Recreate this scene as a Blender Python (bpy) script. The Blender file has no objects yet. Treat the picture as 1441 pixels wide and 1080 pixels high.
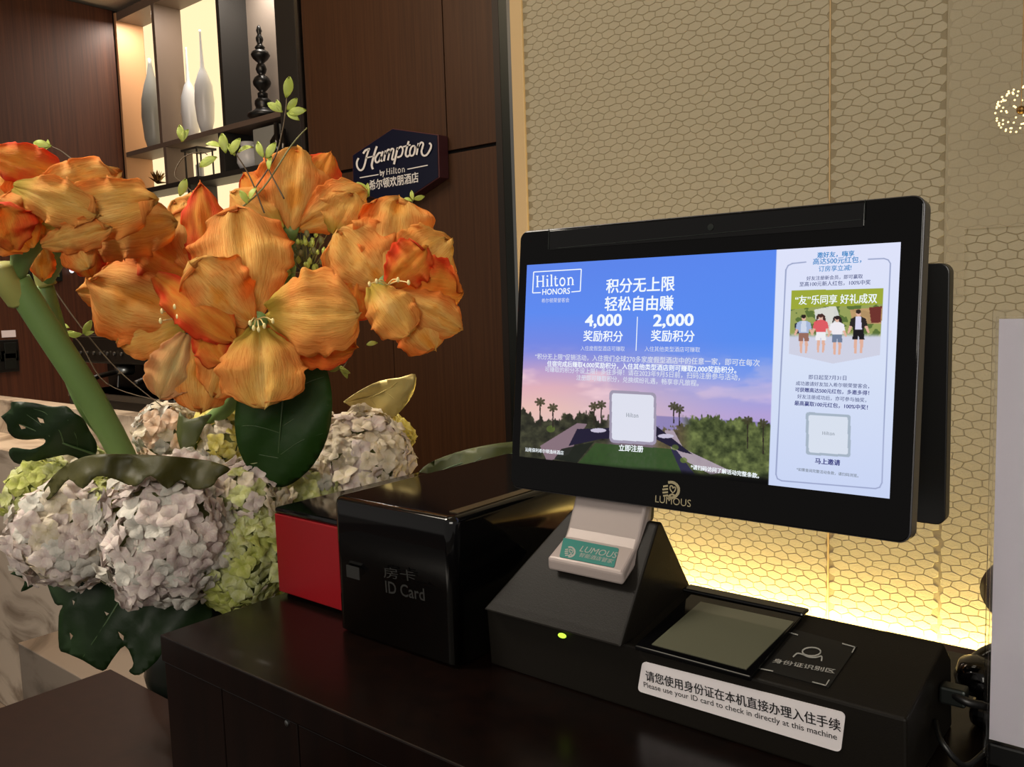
import bpy, bmesh, math, random
import numpy as np
from mathutils import Vector, Matrix, noise
from mathutils.geometry import delaunay_2d_cdt
random.seed(7)
C = bpy.context.scene.collection
PI = math.pi
# ------------------------------------------------------------------ camera
FPX, YAW, PIT, ROL = 1212.7, 0.69302, 0.09914, -0.03231
FW = Vector((-math.sin(YAW)*math.cos(PIT), math.cos(YAW)*math.cos(PIT), -math.sin(PIT)))
_r = Vector((math.cos(YAW), math.sin(YAW), 0)); _u = _r.cross(FW)
RT = math.cos(ROL)*_r + math.sin(ROL)*_u
UP = -math.sin(ROL)*_r + math.cos(ROL)*_u
cd = bpy.data.cameras.new('camera'); cam = bpy.data.objects.new('camera', cd); C.objects.link(cam)
cam.matrix_world = Matrix(((RT.x,UP.x,-FW.x,0),(RT.y,UP.y,-FW.y,0),(RT.z,UP.z,-FW.z,0),(0,0,0,1)))
cd.sensor_width = 36; cd.lens = FPX/1441*36; cd.clip_start = .01
bpy.context.scene.camera = cam
# ------------------------------------------------------------------ world, exposure
def lin(c):
    c = c/255.0
    return c/12.92 if c <= .04045 else ((c+.055)/1.055)**2.4
def col(r, g, b): return (lin(r), lin(g), lin(b), 1)
w = bpy.data.worlds.new('world'); bpy.context.scene.world = w; w.use_nodes = True
w.node_tree.nodes['Background'].inputs[0].default_value = (1, .92, .84, 1)
w.node_tree.nodes['Background'].inputs[1].default_value = .24
vs = bpy.context.scene.view_settings
vs.view_transform = 'Standard'; vs.look = 'None'; vs.gamma = 1; vs.use_curve_mapping = False; vs.exposure = 0
# ------------------------------------------------------------------ lamps: ceiling fittings, the cove strip and added fill lights
def area(name, loc, to, size, energy, color, sy=None, spread=PI):
    l = bpy.data.lights.new(name, 'AREA'); l.energy = energy; l.color = color; l.size = size
    if sy: l.shape = 'RECTANGLE'; l.size_y = sy
    l.spread = spread
    o = bpy.data.objects.new(name, l); C.objects.link(o); o.location = loc
    o.rotation_euler = (Vector(to)-Vector(loc)).to_track_quat('-Z', 'Y').to_euler()
    return o
area('soft_fill_light', (.9, -1.7, .9), (-.9, .7, -.1), 1.6, 18, (1, .93, .82), 1.2, spread=2.0)  # added fill light from the viewer's side, no fitting there
area('ceiling_light_flowers', (-1.75, -.1, 1.42), (-1.12, .62, -.05), .7, 8, (1, .90, .76), spread=.95)
area('ceiling_light_wall', (-1.0, .85, 1.42), (-.95, 1.5, .3), .35, 2.8, (1, .90, .72), 1.2, spread=2.2)
area('ceiling_light_wood', (-2.4, 1.2, 1.42), (-2.6, 2.2, .2), .5, 15, (1, .75, .52), 1.4)
area('ceiling_light_marble', (-2.5, .75, 1.42), (-2.5, .9, -.6), .3, 8, (1, .74, .5), spread=1.6)
area('ceiling_light_bar', (-3.4, .9, 1.42), (-3.5, 1.15, -.45), .3, 7, (1, .68, .42), .8, spread=1.4)
for _x in (-4.12, -3.68, -3.15): area('shelf_fill_light', (_x, 2.225, 1.425), (_x, 2.26, .8), .2, 3.2, (1, .90, .78), .03)  # added lights that brighten the vases in the cells
area('cove_light_hexagon_wall', (-.62, 1.478, -.612), (-.62, 1.487, -.5), 1.15, 6.5, (1, .80, .30), .012)
# ------------------------------------------------------------------ pixel helpers (authoring aid: rays of the camera meeting real planes)
def ray(x, y): return RT*((x-720.5)/FPX) - UP*((y-540)/FPX) + FW
def D(x, y, d): return ray(x, y)*d
def atY(x, y, Y): r = ray(x, y); return r*(Y/r.y)
def atZ(x, y, Z): r = ray(x, y); return r*(Z/r.z)
def atX(x, y, X): r = ray(x, y); return r*(X/r.x)
class Plane:
    def __init__(s, P, U, V):            # V points up on the face
        s.P = Vector(P); s.U = Vector(U).normalized(); s.N = s.U.cross(Vector(V)).normalized(); s.V = s.N.cross(s.U).normalized()
        # outward normal towards the viewer
        if s.N.dot(s.P) > 0: s.N = -s.N
    def hit(s, x, y, off=0.0):
        r = ray(x, y); P = s.P + s.N*off
        return r*(P.dot(s.N)/r.dot(s.N))
# ------------------------------------------------------------------ object helpers
WL = {}
def tag(o, label=None, cat=None, group=None, kind=None):
    if label: o['label'] = label
    if cat: o['category'] = cat
    if group: o['group'] = group
    if kind: o['kind'] = kind
    return o
def thing(name, label, cat, loc, group=None, kind=None):
    o = bpy.data.objects.new(name, None); C.objects.link(o); o.location = loc; o.empty_display_size = .02
    WL[o] = Vector(loc); return tag(o, label, cat, group, kind)
def link(name, me, m, parent=None, loc=None, smooth=False):
    L = WL[parent] if parent else Vector(loc if loc else (0, 0, 0))
    if L.length > 0: me.transform(Matrix.Translation(-L))
    if m and not me.materials: me.materials.append(m)
    if smooth: me.polygons.foreach_set('use_smooth', [True]*len(me.polygons))
    o = bpy.data.objects.new(name, me); C.objects.link(o)
    if parent: o.parent = parent
    else: o.location = L
    WL[o] = L; return o
def mk(name, bm, m, parent=None, loc=None, smooth=False):
    bmesh.ops.recalc_face_normals(bm, faces=bm.faces)
    me = bpy.data.meshes.new(name); bm.to_mesh(me); bm.free()
    return link(name, me, m, parent, loc, smooth)
def bev(o, w, seg=2):
    b = o.modifiers.new('bevel', 'BEVEL'); b.width = w; b.segments = seg; b.limit_method = 'ANGLE'; b.angle_limit = .6
    return o
def box(bm, a, b, M=None):
    vs_ = []
    for z in (a[2], b[2]):
        for x, y in ((a[0], a[1]), (b[0], a[1]), (b[0], b[1]), (a[0], b[1])):
            v = Vector((x, y, z)); vs_.append(bm.verts.new(M @ v if M else v))
    for f in ((3,2,1,0), (4,5,6,7), (0,1,5,4), (1,2,6,5), (2,3,7,6), (3,0,4,7)): bm.faces.new([vs_[i] for i in f])
    return bm
def BX(name, a, b, m, parent=None, loc=None, bw=0, M=None, seg=2):
    o = mk(name, box(bmesh.new(), a, b, M), m, parent, loc)
    if bw: bev(o, bw, seg)
    return o
def prism(name, pts, ext, m, parent=None, loc=None, bw=0, seg=2):
    bm = bmesh.new(); e = Vector(ext)
    a = [bm.verts.new(Vector(p)) for p in pts]; b = [bm.verts.new(Vector(p)+e) for p in pts]
    bm.faces.new(a); bm.faces.new(b[::-1]); n = len(a)
    for i in range(n): bm.faces.new((a[i], b[i], b[(i+1)%n], a[(i+1)%n]))
    o = mk(name, bm, m, parent, loc)
    if bw: bev(o, bw, seg)
    return o
def lathe(bm, prof, c, seg=24, axis=Vector((0,0,1))):
    q = axis.to_track_quat('Z', 'Y'); rings = []
    for r, z in prof:
        rings.append([bm.verts.new(Vector(c)+q @ Vector((max(r,.0003)*math.cos(2*PI*i/seg), max(r,.0003)*math.sin(2*PI*i/seg), z))) for i in range(seg)])
    for a, b in zip(rings, rings[1:]):
        for i in range(seg): bm.faces.new((a[i], a[(i+1)%seg], b[(i+1)%seg], b[i]))
    bm.faces.new(rings[0][::-1]); bm.faces.new(rings[-1]); return bm
def cr(pts, n=6):
    P = [Vector(p) for p in pts]; out = []
    if len(P) < 3:
        return [P[0].lerp(P[1], i/n) for i in range(n+1)]
    for i in range(len(P)-1):
        a = P[max(i-1,0)]; b = P[i]; c = P[i+1]; d = P[min(i+2,len(P)-1)]
        for k in range(n):
            t = k/n
            out.append(.5*((2*b)+(c-a)*t+(2*a-5*b+4*c-d)*t*t+(3*b-a-3*c+d)*t**3))
    out.append(P[-1]); return out
def tube(bm, pts, r0, r1=None, seg=8, n=6):
    P = cr(pts, n) if n else [Vector(p) for p in pts]; r1 = r0 if r1 is None else r1; prev = None; rings = []
    ref = Vector((.3, .2, .9))
    for i, p in enumerate(P):
        t = (P[min(i+1,len(P)-1)]-P[max(i-1,0)]).normalized()
        x = t.cross(ref).normalized(); 
        if x.length < .1: x = t.cross(Vector((1,0,0))).normalized()
        y = t.cross(x); ref = y if False else ref
        r = r0+(r1-r0)*i/(len(P)-1)
        rings.append([bm.verts.new(p+x*r*math.cos(2*PI*k/seg)+y*r*math.sin(2*PI*k/seg)) for k in range(seg)])
    for a, b in zip(rings, rings[1:]):
        for k in range(seg): bm.faces.new((a[k], a[(k+1)%seg], b[(k+1)%seg], b[k]))
    bm.faces.new(rings[0][::-1]); bm.faces.new(rings[-1]); return bm
def ribbon(bm, pts2, width, f, th=.0004, n=6, taper=False):
    # stroke in 2-D mapped to the face by f(x, y, off)
    P = [Vector((p[0], p[1])) for p in pts2]; P = cr([(p.x, p.y, 0) for p in P], n if len(P) > 2 else 1); P = [Vector((p.x, p.y)) for p in P]
    L = []; R = []
    for i, p in enumerate(P):
        t = (P[min(i+1,len(P)-1)]-P[max(i-1,0)])
        if t.length < 1e-9: t = Vector((1,0))
        t.normalize(); nn = Vector((-t.y, t.x)); ww = width/2
        if taper:
            s = i/(len(P)-1); ww *= .45+.75*math.sin(PI*min(1, max(0, s)))**.6
        L.append(p+nn*ww); R.append(p-nn*ww)
    tl = [bm.verts.new(f(p.x, p.y, th)) for p in L]; tr = [bm.verts.new(f(p.x, p.y, th)) for p in R]
    bl = [bm.verts.new(f(p.x, p.y, 0)) for p in L]; br = [bm.verts.new(f(p.x, p.y, 0)) for p in R]
    for i in range(len(P)-1):
        bm.faces.new((tl[i], tl[i+1], tr[i+1], tr[i])); bm.faces.new((bl[i], bl[i+1], tl[i+1], tl[i])); bm.faces.new((tr[i], tr[i+1], br[i+1], br[i]))
    bm.faces.new((tl[0], tr[0], br[0], bl[0])); bm.faces.new((tl[-1], bl[-1], br[-1], tr[-1]))
def text(s, p0, p1, plane, m, parent, name='lettering', bold=0.0, off=.0004, ys=1.0, ext=0.0, hook=None):
    """flat lettering whose baseline runs between two points of the face"""
    A = plane.hit(p0[0], p0[1], off); B = plane.hit(p1[0], p1[1], off)
    cjk = any(ord(q) > 0x2E80 for q in s)
    cu = bpy.data.curves.new(name, 'FONT'); cu.body = s; cu.size = 1; cu.offset = 0 if cjk else bold; cu.resolution_u = 3; cu.extrude = ext
    o = bpy.data.objects.new(name, cu); C.objects.link(o)
    dg = bpy.context.evaluated_depsgraph_get(); me = bpy.data.meshes.new_from_object(o.evaluated_get(dg)); me.name = name
    bpy.data.objects.remove(o); bpy.data.curves.remove(cu)
    n = len(me.vertices)
    if n == 0: print('EMPTY TEXT', s); return None
    co = np.empty(n*3, 'f'); me.vertices.foreach_get('co', co); co = co.reshape(-1, 3)
    x0, x1 = co[:,0].min(), co[:,0].max(); U = (B-A); sc = U.length/(x1-x0); U.normalize(); V = plane.N.cross(U).normalized()
    if V.dot(UP) < 0: V = -V
    co[:,0] -= x0
    w3 = np.array(A)[None,:] + co[:,0:1]*sc*np.array(U)[None,:] + co[:,1:2]*sc*ys*np.array(V)[None,:] + co[:,2:3]*np.array(plane.N)[None,:]
    me.vertices.foreach_set('co', w3.astype('f').ravel()); me.materials.clear()
    if cjk and bold:                                     # heavier strokes: overlaid slightly shifted outlines
        bm = bmesh.new(); bm.from_mesh(me)
        for dx, dy in ((bold, .3*bold), (-bold, -.3*bold), (.3*bold, -.8*bold)):
            m2 = me.copy(); m2.transform(Matrix.Translation(U*dx*sc*1.6+V*dy*sc*1.6+plane.N*(abs(dx)*.002+(.00004 if dx < 0 else .00008)))); bm.from_mesh(m2); bpy.data.meshes.remove(m2)
        bm.to_mesh(me); bm.free()
    return link(name, me, m, parent)
# ------------------------------------------------------------------ materials
def base(name):
    m = bpy.data.materials.new(name); m.use_nodes = True; nt = m.node_tree
    return m, nt, nt.nodes['Principled BSDF']
def pbr(name, c, rough=.5, metal=0, coat=0, spec=.5, bump=0, bscale=80, trans=0, var=0, vscale=8, emis=None, est=0):
    m, nt, b = base(name); N = nt.nodes; L = nt.links
    b.inputs['Base Color'].default_value = c; b.inputs['Roughness'].default_value = rough; b.inputs['Metallic'].default_value = metal
    b.inputs['Coat Weight'].default_value = coat; b.inputs['Coat Roughness'].default_value = .05; b.inputs['Specular IOR Level'].default_value = spec
    b.inputs['Transmission Weight'].default_value = trans
    if emis: b.inputs['Emission Color'].default_value = emis; b.inputs['Emission Strength'].default_value = est
    if var or bump:
        tc = N.new('ShaderNodeTexCoord')
    if var:
        n = N.new('ShaderNodeTexNoise'); n.inputs['Scale'].default_value = vscale; n.inputs['Detail'].default_value = 5; L.new(tc.outputs['Object'], n.inputs['Vector'])
        h = N.new('ShaderNodeHueSaturation'); mr = N.new('ShaderNodeMapRange'); mr.inputs[3].default_value = 1-var; mr.inputs[4].default_value = 1+var
        L.new(n.outputs['Fac'], mr.inputs[0]); L.new(mr.outputs[0], h.inputs['Value']); h.inputs['Color'].default_value = c; L.new(h.outputs[0], b.inputs['Base Color'])
    if bump:
        n2 = N.new('ShaderNodeTexNoise'); n2.inputs['Scale'].default_value = bscale; n2.inputs['Detail'].default_value = 4; L.new(tc.outputs['Object'], n2.inputs['Vector'])
        bp = N.new('ShaderNodeBump'); bp.inputs['Strength'].default_value = bump; bp.inputs['Distance'].default_value = .002
        L.new(n2.outputs['Fac'], bp.inputs['Height']); L.new(bp.outputs[0], b.inputs['Normal'])
    return m
def emi(name, c, s=1):
    m, nt, b = base(name); b.inputs['Base Color'].default_value = (0,0,0,1); b.inputs['Roughness'].default_value = .6; b.inputs['Specular IOR Level'].default_value = 0
    b.inputs['Emission Color'].default_value = c; b.inputs['Emission Strength'].default_value = s; return m
def wood(name, c1, c2, rough=.45, sx=60, sz=1.2, spec=.4):
    m, nt, b = base(name); N = nt.nodes; L = nt.links
    tc = N.new('ShaderNodeTexCoord'); mp = N.new('ShaderNodeMapping'); mp.inputs['Scale'].default_value = (sx, sx, sz)
    n = N.new('ShaderNodeTexNoise'); n.inputs['Scale'].default_value = 1.6; n.inputs['Detail'].default_value = 6; n.inputs['Roughness'].default_value = .65
    r = N.new('ShaderNodeValToRGB'); r.color_ramp.elements[0].color = c1; r.color_ramp.elements[1].color = c2
    r.color_ramp.elements[0].position = .3; r.color_ramp.elements[1].position = .72
    L.new(tc.outputs['Object'], mp.inputs[0]); L.new(mp.outputs[0], n.inputs['Vector']); L.new(n.outputs['Fac'], r.inputs[0]); L.new(r.outputs[0], b.inputs['Base Color'])
    b.inputs['Roughness'].default_value = rough; b.inputs['Specular IOR Level'].default_value = spec
    bp = N.new('ShaderNodeBump'); bp.inputs['Strength'].default_value = .15; bp.inputs['Distance'].default_value = .001
    L.new(n.outputs['Fac'], bp.inputs['Height']); L.new(bp.outputs[0], b.inputs['Normal']); return m
def marble(name, c1, c2):
    m, nt, b = base(name); N = nt.nodes; L = nt.links
    tc = N.new('ShaderNodeTexCoord'); mp = N.new('ShaderNodeMapping'); mp.inputs['Rotation'].default_value = (.4, .6, .3); mp.inputs['Scale'].default_value = (1.2, 1.2, 2.6)
    n = N.new('ShaderNodeTexNoise'); n.inputs['Scale'].default_value = 2.2; n.inputs['Detail'].default_value = 9; n.inputs['Distortion'].default_value = 1.6
    r = N.new('ShaderNodeValToRGB'); e = r.color_ramp.elements; e[0].color = c2; e[0].position = .36; e[1].color = c1; e[1].position = .52
    x = e.new(.47); x.color = [a*.8+b_*.2 for a, b_ in zip(c1, c2)]
    L.new(tc.outputs['Object'], mp.inputs[0]); L.new(mp.outputs[0], n.inputs['Vector']); L.new(n.outputs['Fac'], r.inputs[0]); L.new(r.outputs[0], b.inputs['Base Color'])
    b.inputs['Roughness'].default_value = .25; return m
def petal_mat(name, c_in, c_mid, c_edge, throat=None, tr=.42, vein=.7, rnd=0.0, ns=46, ys=3.2):
    """UV: x across, y along. base hue to edge hue with fine lengthwise veins"""
    m, nt, b = base(name); N = nt.nodes; L = nt.links
    uv = N.new('ShaderNodeUVMap'); sp = N.new('ShaderNodeSeparateXYZ'); L.new(uv.outputs[0], sp.inputs[0])
    mp = N.new('ShaderNodeMapping'); mp.inputs['Scale'].default_value = (ns, ys, 1); L.new(uv.outputs[0], mp.inputs[0])
    n = N.new('ShaderNodeTexNoise'); n.inputs['Scale'].default_value = 1.3; n.inputs['Detail'].default_value = 5; n.inputs['Roughness'].default_value = .65; n.inputs['Distortion'].default_value = 1.1; L.new(mp.outputs[0], n.inputs['Vector'])
    n2 = N.new('ShaderNodeTexNoise'); n2.inputs['Scale'].default_value = 2.6; n2.inputs['Detail'].default_value = 3
    oi = N.new('ShaderNodeObjectInfo'); ad = N.new('ShaderNodeVectorMath'); ad.operation = 'ADD'; L.new(uv.outputs[0], ad.inputs[0])
    cmb = N.new('ShaderNodeCombineXYZ'); mu = N.new('ShaderNodeMath'); mu.operation = 'MULTIPLY'; mu.inputs[1].default_value = 40; L.new(oi.outputs['Random'], mu.inputs[0]); L.new(mu.outputs[0], cmb.inputs[2]); L.new(cmb.outputs[0], ad.inputs[1]); L.new(ad.outputs[0], n2.inputs['Vector'])
    # distance to the side edge
    a = N.new('ShaderNodeMath'); a.operation = 'SUBTRACT'; a.inputs[1].default_value = .5; L.new(sp.outputs[0], a.inputs[0])
    a2 = N.new('ShaderNodeMath'); a2.operation = 'ABSOLUTE'; L.new(a.outputs[0], a2.inputs[0])
    a3 = N.new('ShaderNodeMath'); a3.operation = 'ADD'; L.new(a2.outputs[0], a3.inputs[0]); L.new(n2.outputs['Fac'], a3.inputs[1])
    r = N.new('ShaderNodeValToRGB'); e = r.color_ramp.elements; e[0].color = c_mid; e[0].position = .62; e[1].color = c_edge; e[1].position = .97
    x = e.new(.42); x.color = c_in
    L.new(a3.outputs[0], r.inputs[0])
    mx = N.new('ShaderNodeMix'); mx.data_type = 'RGBA'; mx.blend_type = 'MULTIPLY'; vr = N.new('ShaderNodeMapRange'); vr.inputs[1].default_value = .5; vr.inputs[2].default_value = .62; vr.inputs[3].default_value = 0; vr.inputs[4].default_value = vein
    L.new(n.outputs['Fac'], vr.inputs[0]); L.new(vr.outputs[0], mx.inputs[0]); L.new(r.outputs[0], mx.inputs[6]); mx.inputs[7].default_value = (.80, .52, .26, 1)
    out = mx.outputs[2]
    if throat:
        t = N.new('ShaderNodeMapRange'); t.inputs[1].default_value = .08; t.inputs[2].default_value = .34; t.inputs[3].default_value = 1; t.inputs[4].default_value = 0; L.new(sp.outputs[1], t.inputs[0])
        m2 = N.new('ShaderNodeMix'); m2.data_type = 'RGBA'; L.new(t.outputs[0], m2.inputs[0]); L.new(out, m2.inputs[6]); m2.inputs[7].default_value = throat; out = m2.outputs[2]
    if rnd:
        h = N.new('ShaderNodeHueSaturation'); hr = N.new('ShaderNodeMapRange'); hr.inputs[3].default_value = 1-rnd; hr.inputs[4].default_value = 1+rnd; L.new(oi.outputs['Random'], hr.inputs[0]); L.new(hr.outputs[0], h.inputs['Value']); L.new(out, h.inputs['Color']); out = h.outputs[0]
    L.new(out, b.inputs['Base Color']); b.inputs['Roughness'].default_value = .62; b.inputs['Specular IOR Level'].default_value = .25
    bp = N.new('ShaderNodeBump'); bp.inputs['Strength'].default_value = .8; bp.inputs['Distance'].default_value = .0022; L.new(n.outputs['Fac'], bp.inputs['Height']); L.new(bp.outputs[0], b.inputs['Normal'])
    tl = N.new('ShaderNodeBsdfTranslucent'); L.new(out, tl.inputs[0]); L.new(bp.outputs[0], tl.inputs[1]); ms = N.new('ShaderNodeMixShader'); ms.inputs[0].default_value = tr
    L.new(b.outputs[0], ms.inputs[1]); L.new(tl.outputs[0], ms.inputs[2]); L.new(ms.outputs[0], N['Material Output'].inputs[0]); return m

M = dict(
  wood=wood('wall_wood', col(58,30,20), col(92,52,33), .5), doorwood=wood('door_wood', col(62,38,22), col(84,54,32), .5),
  counter=wood('counter_wood', col(9,5,4), col(19,9,6), .25, 30, 2, spec=.3), lowwood=wood('low_counter_wood', col(26,11,7), col(34,16,10), .45, 30, 3, spec=.2),
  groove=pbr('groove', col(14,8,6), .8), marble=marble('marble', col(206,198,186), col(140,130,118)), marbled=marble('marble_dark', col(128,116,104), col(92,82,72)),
  ledge=wood('ledge_wood', col(150,104,84), col(176,128,104), .5, 3, 40),
  hexbase=pbr('hexagon_joint', col(156,142,112), .8, bump=.3, bscale=300), hext=pbr('hexagon_leather', col(186,174,146), .6, bump=.35, bscale=420, var=.07, vscale=26),
  cream=pbr('cream_trim', col(222,190,140), .6), metal=pbr('brushed_steel', col(150,152,150), .3, 1), dmetal=pbr('dark_steel', col(52,56,54), .38, .8),
  darkstrip=pbr('dark_strip', col(30,22,18), .5), ceil=pbr('ceiling_paint', col(205,190,170), .8), floor=marble('floor_stone', col(120,112,104), col(90,84,78)),
  black=pbr('black_plastic', col(16,16,16), .35), gloss=pbr('gloss_black', col(7,7,8), .08, spec=.5), matte=pbr('matte_black', col(20,17,13), .5, bump=.1, bscale=900, spec=.22),
  glassb=pbr('bezel_glass', col(3,3,4), .05, spec=.3), side=pbr('monitor_side', col(70,70,74), .35, .4),
  silver=pbr('silver_plastic', col(158,146,142), .42, .2), red=pbr('red_plastic', col(128,4,15), .4), teal=pbr('teal_label', col(28,112,104), .4),
  label=pbr('white_label', col(226,220,222), .5), ink=pbr('black_ink', col(18,16,20), .6), lgrey=pbr('light_grey_ink', col(150,150,145), .5), dgrey=pbr('grey_ink', col(88,86,84), .5),
  gold=pbr('gold_ink', col(150,140,110), .5), padglass=pbr('scanner_glass', col(92,92,76), .05, spec=.6), padblack=pbr('pad_black', col(12,12,11), .5),
  led=emi('green_led', col(190,240,70), 1.6), signblue=pbr('sign_blue', col(10,16,44), .3), signside=pbr('sign_edge', col(84,44,48), .4), white=pbr('white_letters', col(246,246,246), .5),
  shelf=pbr('shelf_board', col(112,96,86), .5, var=.08), shelfd=pbr('shelf_dark', col(44,42,40), .5), ceramic=pbr('white_ceramic', col(214,216,220), .3), ceramicg=pbr('grey_ceramic', col(150,152,148), .35),
  niche_lit=emi('backlit_panel', col(255,226,176), 1.25), niche_grey=pbr('niche_back', col(150,138,128), .6), tan=pbr('niche_tan', col(196,148,108), .5), bronze=pbr('bronze', col(130,100,60), .35, .9),
  steel=pbr('machine_steel', col(120,118,114), .25, .9), paper=pbr('sign_paper', col(240,234,246), .6), acryl=pbr('clear_acrylic', (1,1,1,1), .03, trans=1), haze=None,
  chair=pbr('brown_leather', col(46,26,20), .45), vase=pbr('dark_vase', col(16,20,16), .3), sparkle=pbr('sparkle_bead', col(255,236,190), .3, emis=col(255,220,150), est=2.2),
  strip=emi('led_strip', col(255,214,110), 6),
  stem=pbr('stalk_green', col(104,132,70), .5, var=.12, vscale=30), stemd=pbr('twig_green', col(120,118,70), .6), twig=pbr('twig_brown', col(96,80,60), .7),
  leaflet=pbr('leaflet_green', col(176,190,84), .5, var=.15, vscale=60), anther=pbr('stamen_cream', col(232,216,150), .5),
  leafd=pbr('dark_leaf', col(28,54,14), .55, spec=.2, var=.3, vscale=30, bump=.3, bscale=90), leafm=pbr('monstera_leaf', col(20,38,12), .5, spec=.25, var=.3, vscale=25, bump=.3, bscale=70), vein=pbr('leaf_vein', col(58,80,44), .45),
  leafb=pbr('curled_leaf', col(58,56,20), .5, spec=.3, var=.45, vscale=40, bump=.4, bscale=60), leafg=pbr('gold_leaf', col(186,168,104), .4, .45, var=.2, vscale=40, bump=.4, bscale=50), leafo=pbr('olive_leaf', col(70,76,36), .5, var=.3, vscale=40),
  core=pbr('hydrangea_core', col(130,136,84), .8),
  pet=petal_mat('petal_orange', col(250,180,72), col(252,206,114), col(248,152,66)), petd=petal_mat('petal_deep_orange', col(248,142,44), col(248,170,66), col(242,84,36), vein=.35),
  pett=petal_mat('petal_yellow_orange', col(254,218,132), col(252,206,108), col(248,170,84), throat=col(222,196,84)), petp=petal_mat('petal_pale', col(226,206,140), col(238,200,130), col(240,180,120), vein=.3),
)
for k, (a, b_, c_) in dict(lilac=((222,202,198),(228,214,208),(236,224,214)), cream=((226,214,180),(232,220,196),(238,226,206)), green=((188,194,110),(206,210,142),(216,220,166)), yellow=((226,206,90),(236,222,120),(240,228,150)), peach=((224,184,150),(232,200,170),(236,210,186)), pale=((212,212,200),(222,218,208),(230,226,216)), lime=((174,182,84),(190,196,104),(204,208,130))).items():
    M['f_'+k] = petal_mat('floret_'+k, col(*a), col(*b_), col(*c_), tr=.25, vein=.12, rnd=.12, ns=8)
def haze_mat():  # see-through pale colour standing for a reflection
    m, nt, b = base('pale_haze'); b.inputs['Base Color'].default_value = col(216,204,174); b.inputs['Roughness'].default_value = .5; b.inputs['Alpha'].default_value = .28; return m
M['haze'] = haze_mat()

# ================================================================== THE SETTING
YW, YH, ZC, ZF, ZT = 2.2, 1.5, -.36, -1.4, 1.5
def struct(o): o['kind'] = 'structure'; return o
struct(BX('floor', (-6, -1.5, ZF-.05), (2, 2.6, ZF), M['floor']))
struct(BX('ceiling', (-6, -.8, ZT), (2, 2.6, ZT+.05), M['ceil']))
# wood wall behind (panels with recessed joints) and the display niche
wb = thing('wall_back', None, None, (-2.3, YW, ZF), kind='structure')
BX('wall_core', (-2.84, YW+.02, ZF), (-1.18, YW+.1, ZT), M['groove'], wb)
JX, JZ = -2.08, .503
BX('panel', (-2.838, YW, JZ+.006), (JX-.003, YW+.02, ZT), M['doorwood'], wb, bw=.001)
BX('panel', (JX+.002, YW, JZ+.006), (-1.842, YW+.02, ZT), M['doorwood'], wb, bw=.001)
BX('panel', (-2.838, YW, ZF), (-2.40, YW+.02, JZ-.006), M['doorwood'], wb, bw=.001)
BX('panel', (-2.396, YW, ZF), (-1.842, YW+.02, JZ-.006), M['doorwood'], wb, bw=.001)
wn = struct(BX('wall_niche', (-4.4, 2.36, ZF), (-2.8, 2.42, ZT), M['groove']))
BX('panel', (-4.30, YW, ZF), (-2.86, YW+.03, .14), M['wood'], wn)
# side wall on the left, runs towards the viewer
wl = struct(BX('wall_left', (-4.42, .2, ZF), (-4.335, 2.36, 1.487), M['groove']))
for a, b_ in ((.2, 1.28), (1.284, 2.19)): BX('panel', (-4.335, a, ZF), (-4.322, b_, 1.48), M['wood'], wl)
struct(BX('trim_1', (-1.836, 2.17, ZF), (-1.80, 2.25, ZT), M['darkstrip']))
struct(BX('trim_2', (-1.795, 2.15, ZF), (-1.752, 2.25, ZT), M['dmetal'], bw=.003))
struct(BX('trim_3', (-1.224, YH-.004, ZF), (-1.215, YH+.7, ZT), M['metal']))
struct(BX('trim_4', (-1.2145, YH-.006, ZF), (-1.182, YH+.02, ZT), M['cream'], bw=.002))
# hexagon clad wall with real hexagon pieces, two sheet seams
wr = thing('wall_right', None, None, (-.3, YH, ZF), kind='structure')
BX('wall_core', (-1.20, YH, ZF), (1.6, YH+.7, ZT), M['hexbase'], wr)
HWd, HR = .0272, .0132
def jit(x, z):
    k = (round(x*4000), round(z*4000)); rr = random.Random(hash(k)); return rr.uniform(-.0022, .0022), rr.uniform(-.0014, .0014)
stuff = bmesh.new(); cells = []
SE = (-.5285, -.3465)
row = 0; z = -.58
while z < .66:
    x = -1.172 + (HWd/2 if row % 2 else 0)
    while x < .06:
        cells.append((x, z)); x += HWd
    z += HR; row += 1
def hexa(bm, cx, cz, org):
    w2, h = HWd/2, HR*2/3
    P = []
    for dx, dz in ((0,h), (-w2,h/2), (-w2,-h/2), (0,-h), (w2,-h/2), (w2,h/2)):
        jx, jz = jit(cx+dx, cz+dz); P.append([cx+dx+jx, cz+dz+jz])
    for s in SE:                                            # cut at a sheet seam
        if cx < s: P = [[min(p[0], s-.0012), p[1]] for p in P]
        else: P = [[max(p[0], s+.0012), p[1]] for p in P]
    mx = sum(p[0] for p in P)/6; mz = sum(p[1] for p in P)/6
    lo = [bm.verts.new(Vector((mx+(p[0]-mx)*.955, YH, mz+(p[1]-mz)*.935))) for p in P]
    hi = [bm.verts.new(Vector((mx+(p[0]-mx)*.90, YH-.0009, mz+(p[1]-mz)*.86))) for p in P]
    try: bm.faces.new(hi)
    except Exception: return
    for i in range(6): bm.faces.new((lo[i], lo[(i+1)%6], hi[(i+1)%6], hi[i]))
def inview(c):
    p = Vector((c[0], YH, c[1])); d = p.dot(FW); x = 720.5+FPX*p.dot(RT)/d; y = 540-FPX*p.dot(UP)/d
    ok = -20 < x < 1460 and -20 < y < 940
    if 733 < x < 1290 and 325-(x-733)*.092 < y < 690+(x-733)*.14: ok = False
    if x > 1395 and y > 450: ok = False
    if 1290 < x < 1332 and 380 < y < 730: ok = False
    return ok, d
cand = sorted([(inview(c)[1], c) for c in cells if inview(c)[0] and c[0] < .0])
near = set(c for d, c in cand[:298])
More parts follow.
